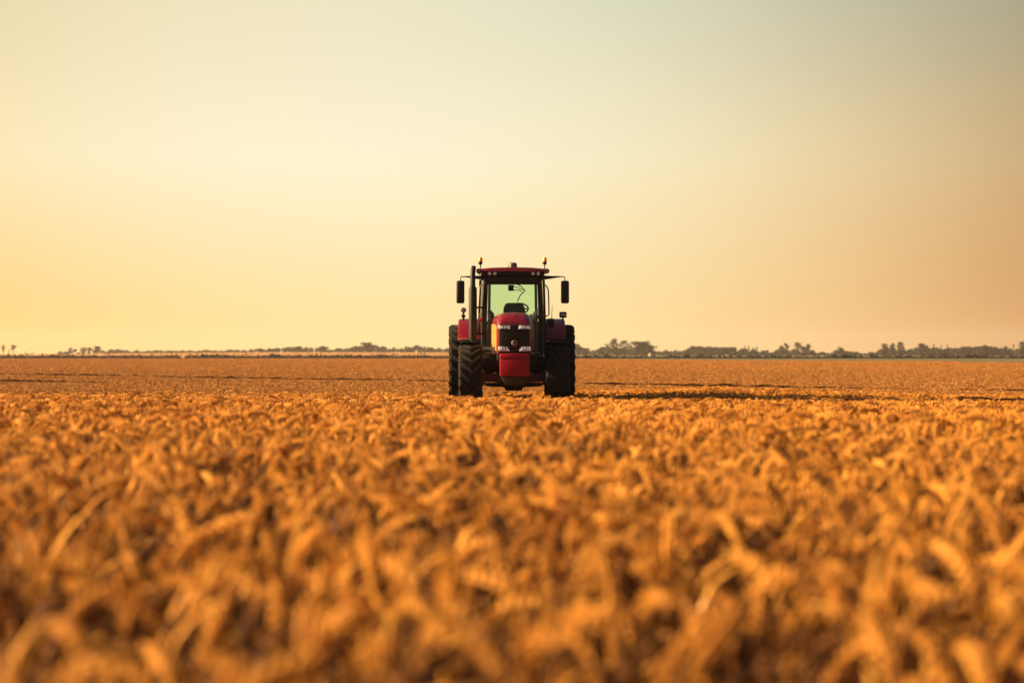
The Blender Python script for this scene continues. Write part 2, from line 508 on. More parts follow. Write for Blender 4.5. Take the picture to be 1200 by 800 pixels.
def_tree('column_b', 12, 5.0, .8, 20, col, 850, .45, 104, .3, .22)
def_tree('vase', 12, 9, 1.4, 26, egg, 780, .42, 105, .2, .3)
def_tree('vase_b', 13, 8, 1.8, 24, egg, 680, .42, 106, .2, .3)
def_tree('spire', 10, 3.0, 1.0, 12, spk, 240, .34, 107, .26, .13)
def_tree('spire_b', 10, 2.6, 2.0, 10, spk, 170, .32, 108, .26, .12)
def_tree('lollipop', 10, 4.4, 5.2, 12, egg, 420, .38, 109, .27, .2)
def_tree('thin', 10, 3.6, 3.0, 11, lambda t: .35 + .65 * math.sin(math.pi * t), 300, .36, 110, .24, .16)
for k, sd in (('belt', 120), ('belt_b', 121), ('belt_c', 122), ('belt_d', 123)):
    def_tree(k, 8, 8.5, .4, 18, dome if sd % 2 else egg, 800, .5, sd, .22, .2)
for k, sd in (('bush', 130), ('bush_b', 131), ('bush_c', 132)):
    def_tree(k, 4, 8.0, .2, 14, dome, 420, .45, sd, .2, .12)

def plant(kind, px, top_y, dist, label, cat='tree', group=None, width_px=None, name=None):
    h, w, cm, tm = TREE[kind]
    x = (px - 600) / F_PX * dist
    z = ground_z(x, dist)
    top = CAM_Z - (top_y - 412) * dist / F_PX
    hh = max(1.2, top - z)
    o = empty(name or {'tree': 'tree', 'shrub': 'shrub'}[cat], (x, dist, z), random.uniform(0, 6.28))
    sz = hh / h
    sx = (width_px * 1.22 * dist / F_PX) / w if width_px else sz * random.uniform(.95, 1.25)
    o.scale = (sx, sx, sz)
    tag(o, label, cat, group)
    c = bpy.data.objects.new('crown', cm); COL.objects.link(c); c.parent = o
    if tm:
        t = bpy.data.objects.new('trunk', tm); COL.objects.link(t); t.parent = o
    return o

D0 = 1750
# trees that can be told apart
plant('thin', 4, 404.0, D0, 'slender leaning tree alone at the far left end of the horizon', width_px=5)
plant('lollipop', 15.6, 404.0, D0, 'tree with a small round crown on a bare trunk, second from the left end', width_px=6)
for px, ty, lb in ((10.8, 409.5, 'tiny bare sapling between the two lone trees at the far left'), (29.5, 411.3, 'tiny sparse sapling standing just right of the round-crowned lone tree'), (39, 411.5, 'tiny sparse sapling in the open gap of the left horizon')):
    plant('spire_b', px, ty, D0, lb, width_px=2.6, name='sapling')
plant('bush', 71, 411.3, D0, 'small dark shrub at the left end of the long hazy tree belt', 'shrub', width_px=6)
plant('bush_b', 77.5, 411.8, D0, 'low shrub against the broad left tree, beside the small dark shrub', 'shrub', width_px=7)
plant('round_b', 84, 407.5, D0, 'broad round tree, first full tree of the left horizon', width_px=9)
plant('bush_c', 92, 413, D0, 'very low shrub in the gap right of the first broad left tree', 'shrub', width_px=7)
plant('column', 98.3, 406.8, D0, 'stout oval tree left of a narrow one on the left horizon', width_px=6.5)
plant('column_b', 104.6, 406.8, D0, 'narrow tree between the oval tree and the two-topped tree on the left', width_px=3.8)
plant('round', 113, 405.6, D0, 'two-topped tree, tallest at the start of the left tree belt', width_px=9)
plant('round', 431, 401.2, D0 - 20, 'tallest dome-topped tree of the wood left of the tractor', width_px=14)
plant('round_b', 349, 405.8, D0 - 10, 'rounded tree just left of the pale pole in the centre-left belt', width_px=15)
plant('round_b', 378, 405.5, D0 - 10, 'rounded tree just right of the pale pole in the centre-left belt', width_px=13)
plant('round_b', 676.5, 403, 1560, 'rounded tree showing right beside the tractor rear tyre', width_px=10)
plant('vase', 718.8, 397.0, 1540, 'taller of the pair of airy see-through trees right of the tractor', width_px=15)
plant('vase_b', 731, 399.0, 1545, 'shorter of the pair of airy see-through trees right of the tractor', width_px=14)
plant('spire_b', 739, 404.5, 1550, 'thin sprig tree between the airy pair and the big broad tree', width_px=3)
plant('round', 753, 400.0, 1520, 'big broad dense tree, largest right of the tractor', width_px=23)
plant('round_b', 920, 402.3, 1560, 'lone rounded tree left of the vase-shaped one on the right horizon', width_px=10)
plant('vase', 935.5, 401.2, 1550, 'vase-shaped airy tree with splayed limbs on the right horizon', width_px=15)
plant('round_b', 946.5, 403.2, 1555, 'dense rounded tree touching the vase-shaped one on the right horizon', width_px=11)
plant('spire', 953.5, 409.5, 1560, 'small sprig tree leaning off the dense rounded tree at right', width_px=3)
plant('round_b', 984, 406.8, 1580, 'small pointed tree alone in the low scrub before the right wood', width_px=10)
plant('column', 1037, 402.8, 1500, 'first of three tall oval trees opening the right wood', width_px=8)
plant('column_b', 1045.8, 402.2, 1505, 'middle of three tall oval trees opening the right wood', width_px=6)
plant('column', 1055.2, 400.6, 1500, 'tallest of three tall oval trees opening the right wood', width_px=7)
plant('round', 1080, 402.6, 1490, 'tree with a flat round crown standing out above the right wood', width_px=11)
for px, ty, lb in ((1094.3, 402.8, 'tallest thin spire above the right wood'), (1103, 404.8, 'thin spire just right of the tallest one above the right wood'), (1110.5, 404, 'last thin spire of the group above the right wood'), (1188, 402.8, 'thin spire alone near the right edge of the horizon')):
    plant('spire', px, ty, 1490, lb, width_px=3)
plant('column_b', 1178, 405.8, 1480, 'narrow tree at a break in the wood near the right edge', width_px=5)
plant('column', 1199, 400.5, 1470, 'tall dark tree at the very right edge of the horizon', width_px=9)
for px, ty, lb in ((873, 405.3, 'first of four thin pale spires right of the mid-right belt'), (877.5, 405.2, 'second of four thin pale spires right of the mid-right belt'), (882.5, 407, 'third and shortest of four thin pale spires in the mid-right belt'), (887, 405.8, 'last of four thin spires right of the mid-right belt')):
    plant('spire', px, ty, 1580, lb, width_px=3.2)

# belts in which one tree cannot be told from the next
PROF = [(118,409),(127,410.2),(137,409),(147,411),(157,410.2),(170,411),(190,411),(205,410.1),(213,411),(230,411),(240,409.3),(247,409),(262,411),(272,409),(290,410),(302,408.3),(310,408),(320,408.8),
 (334,406.3),(341,407),(347,407),(356,406.6),(362,407),(368,409),(376,407),(385,408),(390,409.4),(397,408.4),(405,407),(412,405.3),(420,404.5),(436,404),(441,405.3),(450,405.5),(458,407.5),(467,407.5),(474,405.5),(487,404.8),(494,404.5),(501,406),(510,407.5),(518,408),(527,405.8),
 (560,406.5),(600,407),(640,406),(672,405),(685,407.8),(697,410.6),(702,407.6),(708,406.8),(730,407.5),(741,407.5),(760,407),(766,411),(780,410),(790,411),(802,409),(806,412),(811,405.5),(820,406.3),(828,404.6),(838,406.5),(845,408.8),(849,405.6),(857,405.9),(863,407),(869,408.5),(890,410),(900,411.8),(912,409.5),(925,410.5),(935,410.5),(953,411),(960,412),(970,412.3),(980,410.5),(990,411),(1000,412.8),(1012,412.8),(1028,412.8),(1032,409),(1046,408.5),(1062,409),(1072,408),(1088,407.4),(1098,406.5),(1115,408.3),(1122,407),(1134,405.6),(1140,408),(1148,406.5),(1152,405.5),(1165,406),(1174,407),(1184,409),(1192,407.5),(1210,406.5),(1260,407)]
PX_, PY_ = zip(*PROF)
def dist_at(px): return float(np.interp(px, [0, 500, 620, 700, 1000, 1200], [1780, 1780, 1700, 1600, 1600, 1530]))
belts = [(119, 330, 'low hazy tree in the long thin belt on the left horizon', 'trees of the long thin left belt'),
         (330, 532, 'hazy tree in the wood on the horizon left of the tractor', 'trees of the wood left of the tractor'),
         (532, 668, 'distant tree in the belt directly behind the tractor', 'trees of the belt behind the tractor'),
         (668, 765, 'tree in the dark clump just right of the tractor', 'trees of the clump right of the tractor'),
         (765, 895, 'tree in the mid-right belt between the big broad tree and the open scrub', 'trees of the mid-right belt'),
         (895, 1033, 'low bush in the scrub line between the mid-right belt and the right wood', 'bushes of the open scrub line'),
         (1033, 1230, 'dark tree in the close wood filling the right end of the horizon', 'trees of the right wood')]
rg = random.Random(5)
for (a, b, lb, gp) in belts:
    px = a + 2
    while px < b:
        ty = float(np.interp(px, PX_, PY_)) + rg.uniform(-.9, 2.0)
        d = dist_at(px) + rg.uniform(-25, 45)
        base = 412 + (CAM_Z - ground_z((px - 600) / F_PX * d, d)) * F_PX / d
        hpx = base - ty
        scrub = 'bush' in lb
        if hpx < 4.6 or scrub: kd = rg.choice(['bush', 'bush_b', 'bush_c'])
        else: kd = rg.choice(['belt', 'belt_b', 'belt_c', 'belt_d', 'belt', 'belt_b', 'column_b'])
        wpx = max(6, hpx * rg.uniform(.8, 1.25)) * (1.3 if kd.startswith('bush') else 1)
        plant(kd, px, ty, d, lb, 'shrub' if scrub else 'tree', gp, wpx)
        px += rg.uniform(3.4, 5.4)

# lumps on the hedge line
for px, hh in ((821, .9), (711, .5), (1023, .6), (1106, .6), (1142, .8)):
    x = (px - 600) / F_PX * HEDGE_Y
    o = plant('bush', px, 412 + (CAM_Z - ground_z(x, HEDGE_Y) - .55 - hh) * F_PX / HEDGE_Y, HEDGE_Y + .2,
          {821: 'darkest rounded bush standing out of the hedge right of the tractor', 711: 'small bush on the hedge line under the airy pair of trees', 1023: 'low bush on the hedge line before the three oval trees', 1106: 'low bush on the hedge line under the thin spires', 1142: 'rounded bush on the hedge line under the close right wood'}[px], 'shrub', width_px={821: 6}.get(px, 9))

# ------------------------------------------------------------------ far buildings and pole
white_wall = mat('white_render', (.20, .17, .13), .8, var=.08)
roof_m = mat('grey_roof', (.30, .24, .20), .8, var=.2)
dark_open = mat('dark_opening', (.03, .03, .03), .6)
def farm(px, dist, w, h, label):
    x = (px - 600) / F_PX * dist; z = ground_z(x, dist)
    o = tag(empty('farm_building', (x, dist, z), R(12)), label, 'building')
    MB().box(-w / 2, w / 2, 0, 5, -.3, h * .72, 0).build('wall', white_wall, o, 0)
    MB().prism([(-w / 2 - .25, h * .724), (w / 2 + .25, h * .724), (w / 2 - .5, h), (-w / 2 + .5, h)], 'y', -.25, 5.25).build('roof', roof_m, o, 0)
    MB().box(-.4, .4, -.05, .02, 0, h * .55, 0).build('door', dark_open, o, 0)
    for s in (-1, 1):
        f = MB().box(s * w * .3 - .3, s * w * .3 + .3, -.04, .02, h * .3, h * .52, 0).build('window', dark_open, o, 0)
farm(491.5, 1660, 3.6, 1.5, 'small white farm building at the foot of the wood left of the tractor')
farm(763.6, 1480, 1.5, 1.5, 'small white farm building at the foot of the big broad tree')
x = (368.3 - 600) / F_PX * 1650
pole = tag(empty('utility_pole', (x, 1650, ground_z(x, 1650))), 'pale upright pole standing before the centre-left tree belt', 'pole')
pale = mat('pale_pole', (.75, .66, .50), .7)
MB().tube([(0, 0, -.5), (0, 0, 3.6)], [.24, .2], 8).build('post', pale, pole)
MB().box(-.55, .55, -.1, .1, 3.1, 3.3, .02).build('crossarm', pale, pole)

# ------------------------------------------------------------------ wheat
ear_a = straw_mat('ripe_ear', (.42, .165, .024), (.86, .45, .085), .2, .42)
stem_a = straw_mat('dry_straw', (.15, .058, .014), (.42, .19, .042), .25, .5)
under_a = straw_mat('withered_leaf_shade', (.050, .020, .007), (.16, .066, .018), .2, .6)  # dead leaves, their colour darkened to paint shade under the ears
ear_f = straw_mat('short_ripe_ear', (.33, .145, .034), (.50, .25, .070), .2, .6)

class Geo:
    def __init__(s): s.v, s.f, s.m = [], [], []
    def tube(s, pts, rad, seg, mi):
        base = len(s.v); up = None
        for i, p in enumerate(pts):
            d = (pts[min(i + 1, len(pts) - 1)] - pts[max(i - 1, 0)]).normalized()
            up = d.orthogonal().normalized() if up is None else (up - d * up.dot(d)).normalized()
            w = d.cross(up)
            for k in range(seg):
                a = 2 * math.pi * k / seg
                s.v.append(p + (up * math.cos(a) + w * math.sin(a)) * rad[i])
        for i in range(len(pts) - 1):
            for k in range(seg):
                s.f.append((base + i * seg + k, base + i * seg + (k + 1) % seg, base + (i + 1) * seg + (k + 1) % seg, base + (i + 1) * seg + k)); s.m.append(mi)
    def spikelet(s, p, d, length, wid, mi):
        u = d.orthogonal().normalized(); w = d.cross(u); b = len(s.v)
        s.v.append(p)
        for t, r in ((.3, 1.0), (.62, .85)):
            for k in range(5):
                a = 2 * math.pi * k / 5
                s.v.append(p + d * length * t + (u * math.cos(a) + w * math.sin(a)) * wid * r * .5)
        s.v.append(p + d * length)
        for k in range(5):
            q = (k + 1) % 5
            s.f += [(b, b + 1 + q, b + 1 + k), (b + 6 + k, b + 6 + q, b + 11)]; s.m += [mi, mi]
            s.f.append((b + 1 + k, b + 1 + q, b + 6 + q, b + 6 + k)); s.m.append(mi)
    def ribbon(s, pts, wid, side, mi):
        b = len(s.v)
        for i, p in enumerate(pts):
            t = i / (len(pts) - 1); w = wid * math.sin(math.pi * min(1, .18 + t * .82)) ** .7
            s.v += [p - side * w / 2, p + side * w / 2 + Vector((0, 0, w * .25))]
        for i in range(len(pts) - 1):
            s.f.append((b + 2 * i, b + 2 * i + 1, b + 2 * i + 3, b + 2 * i + 2)); s.m.append(mi)

def add_stalk(g, rg, ox, oy, Ls, top, detail):
    """one culm with its nodding ear; highest point near z = top"""
    phi = rg.uniform(0, 2 * math.pi)
    hd = Vector((math.cos(phi), math.sin(phi), 0)); up = Vector((0, 0, 1))
    end = rg.choice([R(70), R(105), R(135), R(160), R(35), R(95), R(15), R(50), R(28)]) + rg.uniform(-.25, .25)
    ear_len = rg.uniform(.11, .155); neck = rg.uniform(.07, .13)
    th0 = rg.uniform(.02, .16)
    # walk along the curve from the start of the neck to the ear tip
    pts = [Vector((0, 0, 0))]; ang = []
    n = 10 if detail else 6
    tot = neck + ear_len
    for i in range(n):
        t = (i + .5) / n
        th = th0 + (end - th0) * min(1, t * 1.25) ** 1.3
        pts.append(pts[-1] + (hd * math.sin(th) + up * math.cos(th)) * tot / n); ang.append(th)
    zmax = max(p.z for p in pts)
    off = Vector((ox, oy, top - zmax))
    pts = [p + off for p in pts]
    ne = int(round(n * neck / tot))
    bot = pts[0] - Vector((hd.x * Ls * .08, hd.y * Ls * .08, Ls))
    st = [bot, bot.lerp(pts[0], .55) + hd * -.006] + pts[:ne + 1]
    g.tube(st, [.0026] * len(st), 4 if detail else 3, 1)
    ear = pts[ne:]
    if detail:
        m = 14
        side = up.cross(hd)
        for k in range(m):
            t = k / m * (len(ear) - 1); i = int(t); fr = t - i
            p = ear[i].lerp(ear[i + 1], fr); d = (ear[i + 1] - ear[i]).normalized()
            s = side if k % 2 else -side
            tap = (.75 + .5 * math.sin(math.pi * (k + .5) / m))
            for q in (-.5, .5):
                nrm = d.cross(side)
                dd = (d + s * .26 + nrm * q * .46).normalized()
                g.spikelet(p + s * .003 + nrm * q * .004, dd, .0180 * tap, .0074 * tap, 0)
            if rg.random() < .55:
                dd = (d + s * rg.uniform(.15, .4) + d.cross(side) * rg.uniform(-.25, .25)).normalized()
                b = p + dd * .014
                g.tube([b, b + dd * rg.uniform(.025, .05)], [.0007, .0003], 3, 1)
    else:
        k = len(ear); r = rg.uniform(.007, .010)
        g.tube(ear, [r * (.45 + .75 * math.sin(math.pi * (.15 + .8 * i / (k - 1)))) for i in range(k)], 5, 0)
        dd = (ear[-1] - ear[-2]).normalized()
        for _ in range(2):
            b = ear[-1]
            g.tube([b - dd * .03, b + (dd + Vector((rg.uniform(-.3, .3), rg.uniform(-.3, .3), 0))) * .045], [.0012, .0005], 3, 1)
    # dry leaves
    for _ in range(rg.choice([1, 2, 2]) if detail else rg.choice([0, 1])):
        a = rg.uniform(0, 6.28); ld = Vector((math.cos(a), math.sin(a), 0)); sd = up.cross(ld)
        z0 = top - rg.uniform(.10, .26); p = Vector((ox, oy, z0)) ; ll = rg.uniform(.13, .27); th = rg.uniform(.1, .6); curl = rg.uniform(.5, 2.4)
        lp = [p]
        for i in range(5):
            lp.append(lp[-1] + (ld * math.sin(th) + up * math.cos(th)) * ll / 5); th += curl / 5
        over = max(q.z for q in lp) - top
        if over > .02: lp = [q - up * (over - .02) for q in lp]
        g.ribbon(lp, rg.uniform(.008, .015), sd, 0)

def add_understory(g, rg, n, spread, top, ll):
    up = Vector((0, 0, 1))
    for _ in range(n):
        r = spread * math.sqrt(rg.random()); a = rg.uniform(0, 6.28); b = rg.uniform(0, 6.28)
        ld = Vector((math.cos(b), math.sin(b), 0)); sd = up.cross(ld)
        l = ll * rg.uniform(.7, 1.3); th = rg.uniform(.05, .5); curl = rg.uniform(.6, 2.6)
        p = Vector((r * math.cos(a), r * math.sin(a), 0)); lp = [p]
        for i in range(5):
            lp.append(lp[-1] + (ld * math.sin(th) + up * math.cos(th)) * l / 5); th += curl / 5
        zt = top * rg.uniform(.75, 1.9) - max(q.z for q in lp)
        g.ribbon([q + up * zt for q in lp], rg.uniform(.010, .018), sd, 2)
        base = lp[0] + up * zt
        g.tube([base - up * .25, base], [.0025, .0025], 3, 2)

def clump_collection(name, count, stalks, spread, Ls, dz, detail, seed, ear=None, under=0, under_top=-.10, under_len=.2):
    c = bpy.data.collections.new(name)
    for i in range(count):
        rg = random.Random(seed + i); g = Geo()
        for _ in range(stalks):
            r = spread * math.sqrt(rg.random()); a = rg.uniform(0, 6.28)
            add_stalk(g, rg, r * math.cos(a), r * math.sin(a), Ls, -abs(rg.gauss(0, dz)), detail)
        if under: add_understory(g, rg, under, spread * 1.5, under_top, under_len)
        me = np_mesh('wheat_clump', g.v, g.f, [ear or ear_a, stem_a, under_a], g.m, smooth=True)
        c.objects.link(bpy.data.objects.new('wheat_clump', me))
    return c

def scatter(name, pts, scl, coll, label):
    me = bpy.data.meshes.new(name)
    me.vertices.add(len(pts)); me.vertices.foreach_set('co', np.asarray(pts, dtype=np.float32).ravel())
    at = me.attributes.new('size', 'FLOAT', 'POINT'); at.data.foreach_set('value', np.asarray(scl, dtype=np.float32))
    o = bpy.data.objects.new(name, me); COL.objects.link(o)
    for m in (ear_a, stem_a, under_a): me.materials.append(m)
    ng = bpy.data.node_groups.new(name, 'GeometryNodeTree')
    ng.interface.new_socket('Geometry', in_out='INPUT', socket_type='NodeSocketGeometry')
    ng.interface.new_socket('Geometry', in_out='OUTPUT', socket_type='NodeSocketGeometry')
    A = ng.nodes.new
    gi, go = A('NodeGroupInput'), A('NodeGroupOutput')
    ip = A('GeometryNodeInstanceOnPoints'); ci = A('GeometryNodeCollectionInfo')
    ci.inputs['Collection'].default_value = coll
    ci.inputs['Separate Children'].default_value = True
    ci.inputs['Reset Children'].default_value = True
    rv = A('FunctionNodeRandomValue'); rv.data_type = 'FLOAT_VECTOR'
    rv.inputs[0].default_value = (-.10, -.10, 0); rv.inputs[1].default_value = (.10, .10, 6.283)
    na = A('GeometryNodeInputNamedAttribute'); na.data_type = 'FLOAT'; na.inputs['Name'].default_value = 'size'
    K = ng.links.new
    K(gi.outputs[0], ip.inputs['Points']); K(ci.outputs[0], ip.inputs['Instance'])
    ip.inputs['Pick Instance'].default_value = True
    K(rv.outputs[0], ip.inputs['Rotation']); K(na.outputs['Attribute'], ip.inputs['Scale'])
    K(ip.outputs[0], go.inputs[0])
    md = o.modifiers.new('scatter', 'NODES'); md.node_group = ng
    return tag(o, label, 'wheat', kind='stuff')

def frustum_pts(y0, y1, density, margin, end=None):
    hw = 600 / F_PX
    ymax = y1
    area = 2 * (hw * ymax + margin) * (y1 - y0)
    n = int(area * density)
    x = RNG.uniform(-(hw * ymax + margin), hw * ymax + margin, n); y = RNG.uniform(y0, y1, n)
    keep = np.abs(x) < hw * y + margin
    return x[keep], y[keep]

def canopy(x, y):
    """height of the top of the crop over flat ground"""
    u = x / np.maximum(y, 1) * F_PX + 600
    # line of sight the crop top follows: full height close by, short and thin past twenty metres
    ysc = np.interp(y, [12, 16, 20, 26, 35, 45, 52], [525, 497, 485.5, 476, 470.5, 468, 467])
    ysc = ysc + np.interp(u, [0, 300, 620, 800, 1000, 1200], [-3.0, -2.0, 0, 2.5, 4.0, 4.5]) * np.clip((y - 18) / 8, 0, 1) * np.clip((60 - y) / 8, 0, 1)
    h = np.where(y < 12, .77, CAM_Z - (ysc - 412) * y / F_PX)
    h = np.where(y > 52, .26, h)
    return h
def tram_mask(x, y):
    """two pairs-of-wheels tracks left bare across the crop"""
    m = np.ones(len(x), bool)
    for (ax, ay, bx, by, wd) in ((-23, 109, 13, 63, 1.9), (-17.6, 83, 10.9, 51.5, 1.5)):
        dx, dy = bx - ax, by - ay; ln = math.hypot(dx, dy)
        dist = np.abs((x - ax) * dy - (y - ay) * dx) / ln
        wob = .12 * np.sin(x * .9) + .08 * np.sin(x * 2.3 + 1)
        t = ((x - ax) * dx + (y - ay) * dy) / ln ** 2
        m &= (dist > wd / 2 + wob) | ((t > .24) & (t < .93) & (wd < 1.6))
    return m
def tractor_mask(x, y):
    m = np.ones(len(x), bool)
    for sx in (-1, 1):
        m &= ~((np.abs(x - .04 - sx * .915) < .27) & (y > 50.72) & (y < 55.2))
        m &= ~((np.abs(x - .02 - sx * 1.10) < .32) & (y > 53.2) & (y < 57))
    return m
def patch_noise(x, y, s):
    return np.array([mnoise.noise((a * s, b * s, 1.7)) for a, b in zip(x, y)])

near_c = clump_collection('near_clumps', 24, 2, .12, .46, .05, True, 900, None, 12, -.085, .17)
mid_c = clump_collection('mid_clumps', 18, 3, .13, .34, .03, True, 1200, None, 6, -.06, .12)
far_c = clump_collection('far_clumps', 14, 12, .22, .24, .025, False, 1500, ear_f)
vfar_c = clump_collection('very_far_clumps', 12, 14, .42, .22, .05, False, 1800, ear_f)

x, y = frustum_pts(2.7, 17, 19, 4.0)
h = canopy(x, y) + .05 * patch_noise(x, y, 1.0) + .11 * patch_noise(x + 40, y, 2.9) + RNG.normal(-.01, .045, len(x))
h = np.minimum(h, canopy(x, y) + .07)
k = RNG.random(len(x)) < np.interp(y, [2.7, 4, 7, 12], [.5, .6, .8, 1.0])
x, y, h = x[k], y[k], h[k]
scatter('near_wheat', np.stack([x, y, h], 1), RNG.uniform(1.15, 1.65, len(x)), near_c, 'tall ripe golden wheat with nodding ears in the blurred foreground')
x, y = frustum_pts(17, 58, 22, 2.5)
k = tram_mask(x, y) & tractor_mask(x, y); x, y = x[k], y[k]
h = canopy(x, y) + .035 * patch_noise(x, y, .9) + .045 * patch_noise(x + 40, y, 2.2) + RNG.normal(-.01, .04, len(x)) * np.interp(y, [17, 45, 58], [1, .7, .5])
h += np.array([shadow_rise(a, b) for a, b in zip(x, y)])
scatter('middle_wheat', np.stack([x, y, h], 1), RNG.uniform(1.25, 1.85, len(x)) * np.interp(y, [17, 40, 58], [1.1, 1.15, 1.0]), mid_c, 'ripe golden wheat around the tractor, in focus')
x, y = frustum_pts(58, 130, 28, 5)
k = tram_mask(x, y); x, y = x[k], y[k]
def drill_rows(x, y, sc):
    return np.array([mnoise.noise((a * .012, b * sc, 6.3)) + .6 * mnoise.noise((a * .03, b * sc * 2.7, 2.1)) for a, b in zip(x, y)])
h = .25 + .015 * patch_noise(x, y, .35) + .035 * drill_rows(x, y, .32) + RNG.normal(0, .010, len(x))
h += np.array([ground_z(a, b) for a, b in zip(x, y)])
scatter('far_wheat', np.stack([x, y, h], 1), RNG.uniform(.55, .85, len(x)), far_c, 'short golden wheat behind the tractor crossed by dark tracks')
x, y = frustum_pts(130, 640, 1.6, 12)
keep = RNG.random(len(x)) < np.interp(y, [130, 200, 350, 640], [1.0, .7, .4, .25])
x, y = x[keep], y[keep]
keep = y < wheat_end(x / y * F_PX + 600)
x, y = x[keep], y[keep]
h = .23 + .07 * drill_rows(x, y, .07) + RNG.normal(0, .02, len(x)) + np.array([ground_z(a, b) for a, b in zip(x, y)])
scatter('distant_wheat', np.stack([x, y, h], 1), RNG.uniform(.8, 1.25, len(x)) * np.interp(y, [130, 640], [1, 1.25]), vfar_c, 'golden wheat stretching away to the hedge line')

# ------------------------------------------------------------------ tractor
def dusty(name, color, rough, **k): return mat(name, color, rough, **k)
RED = dusty('red_paint', (.15, .0026, .008), .32, coat=.3, var=.12, var_scale=3)
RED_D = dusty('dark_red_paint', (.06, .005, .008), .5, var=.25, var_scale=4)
BLACK = dusty('black_plastic', (.009, .008, .008), .5, spec=.3, var=.2, var_scale=8)
CHASSIS = dusty('black_chassis', (.010, .007, .007), .6, spec=.3, var=.4, var_scale=5)
RUBBER = dusty('tyre_rubber', (.012, .010, .009), .85, spec=.2, var=.5, var_scale=9, bump=.25, bump_scale=60)
CHROME = dusty('chrome', (.62, .60, .58), .22, metal=1.0)
STEEL = dusty('steel', (.35, .33, .31), .4, metal=.9)
AMBER = dusty('amber_lens', (.80, .36, .03), .2, transl=0)
LAMPR = dusty('roof_lamp_lens', (.55, .54, .52), .2)
LAMPW = dusty('white_lamp_lens', (.85, .85, .85), .15)
LAMPW.node_tree.nodes['Principled BSDF'].inputs['Emission Color'].default_value = (1, .98, .96, 1)
LAMPW.node_tree.nodes['Principled BSDF'].inputs['Emission Strength'].default_value = .03
TRIM_LIT = dusty('sunlit_trim', (.30, .21, .12), .6)  # tan stands in for sun on the left rail and mudguard lip
PANEL_LIT = dusty('sunlit_side_panel', (.42, .20, .06), .35, var=.2)  # colour imitates sun on the bonnet's left edge
CARRIER = dusty('carrier_paint', (.020, .003, .004), .55)
RED_W = dusty('weight_red_paint', (.26, .003, .012), .5, coat=.0, spec=.25, var=.15, var_scale=5)
GREY = dusty('grey_plastic', (.07, .065, .065), .5)
REDL = dusty('red_lens', (.55, .02, .02), .2)
SILVER = dusty('silver_badge', (.30, .29, .30), .55, metal=.3)
GREEN_TRIM = dusty('grey_green_trim', (.06, .085, .062), .45)
def glass_mat(name, col, gloss=.08, rough=.03):
    m = bpy.data.materials.new(name); m.use_nodes = True
    t = m.node_tree; t.nodes.remove(t.nodes['Principled BSDF'])
    a = t.nodes.new('ShaderNodeBsdfTransparent'); a.inputs[0].default_value = (*col, 1)
    g = t.nodes.new('ShaderNodeBsdfGlossy'); g.inputs['Roughness'].default_value = rough
    fr = t.nodes.new('ShaderNodeFresnel'); fr.inputs[0].default_value = 1.5
    mx = t.nodes.new('ShaderNodeMixShader')
    t.links.new(fr.outputs[0], mx.inputs[0]); t.links.new(a.outputs[0], mx.inputs[1]); t.links.new(g.outputs[0], mx.inputs[2])
    t.links.new(mx.outputs[0], t.nodes['Material Output'].inputs['Surface'])
    return m
GLASS = glass_mat('green_tinted_glass', (.90, 1.0, .925))
SIDE_GLASS = glass_mat('dark_side_glass', (.52, .56, .50))  # unseen from ahead; tint darkened to keep sun out of the cab's shadow

TD = 51.0
tractor = tag(empty('tractor', (.035, TD, 0), R(1.0)), 'red farm tractor with black tyres standing in the wheat, seen from the front', 'tractor')
T = tractor

# --- wheels
def tyre(name, r, w, rim_r, lugs, parent, depth=.045):
    hw = w / 2; rc = r - depth
    prof = [(rim_r, -hw * .78), (rim_r + .03, -hw * .92), ((rim_r + rc) / 2, -hw * 1.0), (rc - .06, -hw * .97), (rc - .015, -hw * .86), (rc, -hw * .55), (rc + .006, 0),
            (rc, hw * .55), (rc - .015, hw * .86), (rc - .06, hw * .97), ((rim_r + rc) / 2, hw * 1.0), (rim_r + .03, hw * .92), (rim_r, hw * .78)]
    mb = MB(); mb.lathe(prof, 72, closed=False)
    # the profile has open inner ends: close with an inner band
    b = bmesh.new()
    step = 2 * math.pi / lugs
    for k in range(lugs):
        for s in (-1, 1):
            t0 = k * step + (step / 2 if s > 0 else 0)
            rows = []
            for i in range(6):
                q = i / 5                      # centre -> shoulder -> over the edge
                lat = s * hw * (-.06 + 1.08 * q)
                dth = -step * 1.18 * q         # the bars sweep, so the front face shows a V
                rb = rc + .002 - (.05 * max(0, q - .78) / .22)
                rt = r - (.05 * max(0, q - .8) / .2) * .9
                half = (.19 + .05 * q) * step
                half_t = half * .72
                th = t0 + dth
                def P(rr, a): return Vector((lat, -rr * math.sin(a), rr * math.cos(a)))
                rows.append([b.verts.new(P(rb - .012, th - half)), b.verts.new(P(rt, th - half_t)), b.verts.new(P(rt, th + half_t)), b.verts.new(P(rb - .012, th + half))])
            for a, c in zip(rows, rows[1:]):
                for j in range(3): b.faces.new((a[j], a[j + 1], c[j + 1], c[j]))
            b.faces.new(rows[0][::-1]); b.faces.new(rows[-1])
    mb.add(b)
    return mb.build(name, RUBBER, parent, 30)
def rim(rim_r, w, out_s, parent, m):
    hw = w / 2; s = out_s
    mb = MB()
    mb.lathe([(rim_r + .012, s * hw * .80), (rim_r - .03, s * hw * .78), (rim_r - .06, s * hw * .30), (rim_r * .55, s * hw * .16), (rim_r * .5, s * hw * .34), (.12, s * hw * .38), (.10, s * hw * .55), (0.001, s * hw * .56)], 40)
    for k in range(8):
        a = 2 * math.pi * k / 8
        mb.box(s * hw * .38, s * hw * .47, -.018, .018, -.018, .018, .004, 1, Matrix.Translation((0, rim_r * .42 * math.cos(a), rim_r * .42 * math.sin(a))))
    return mb.build('rim', m, parent)
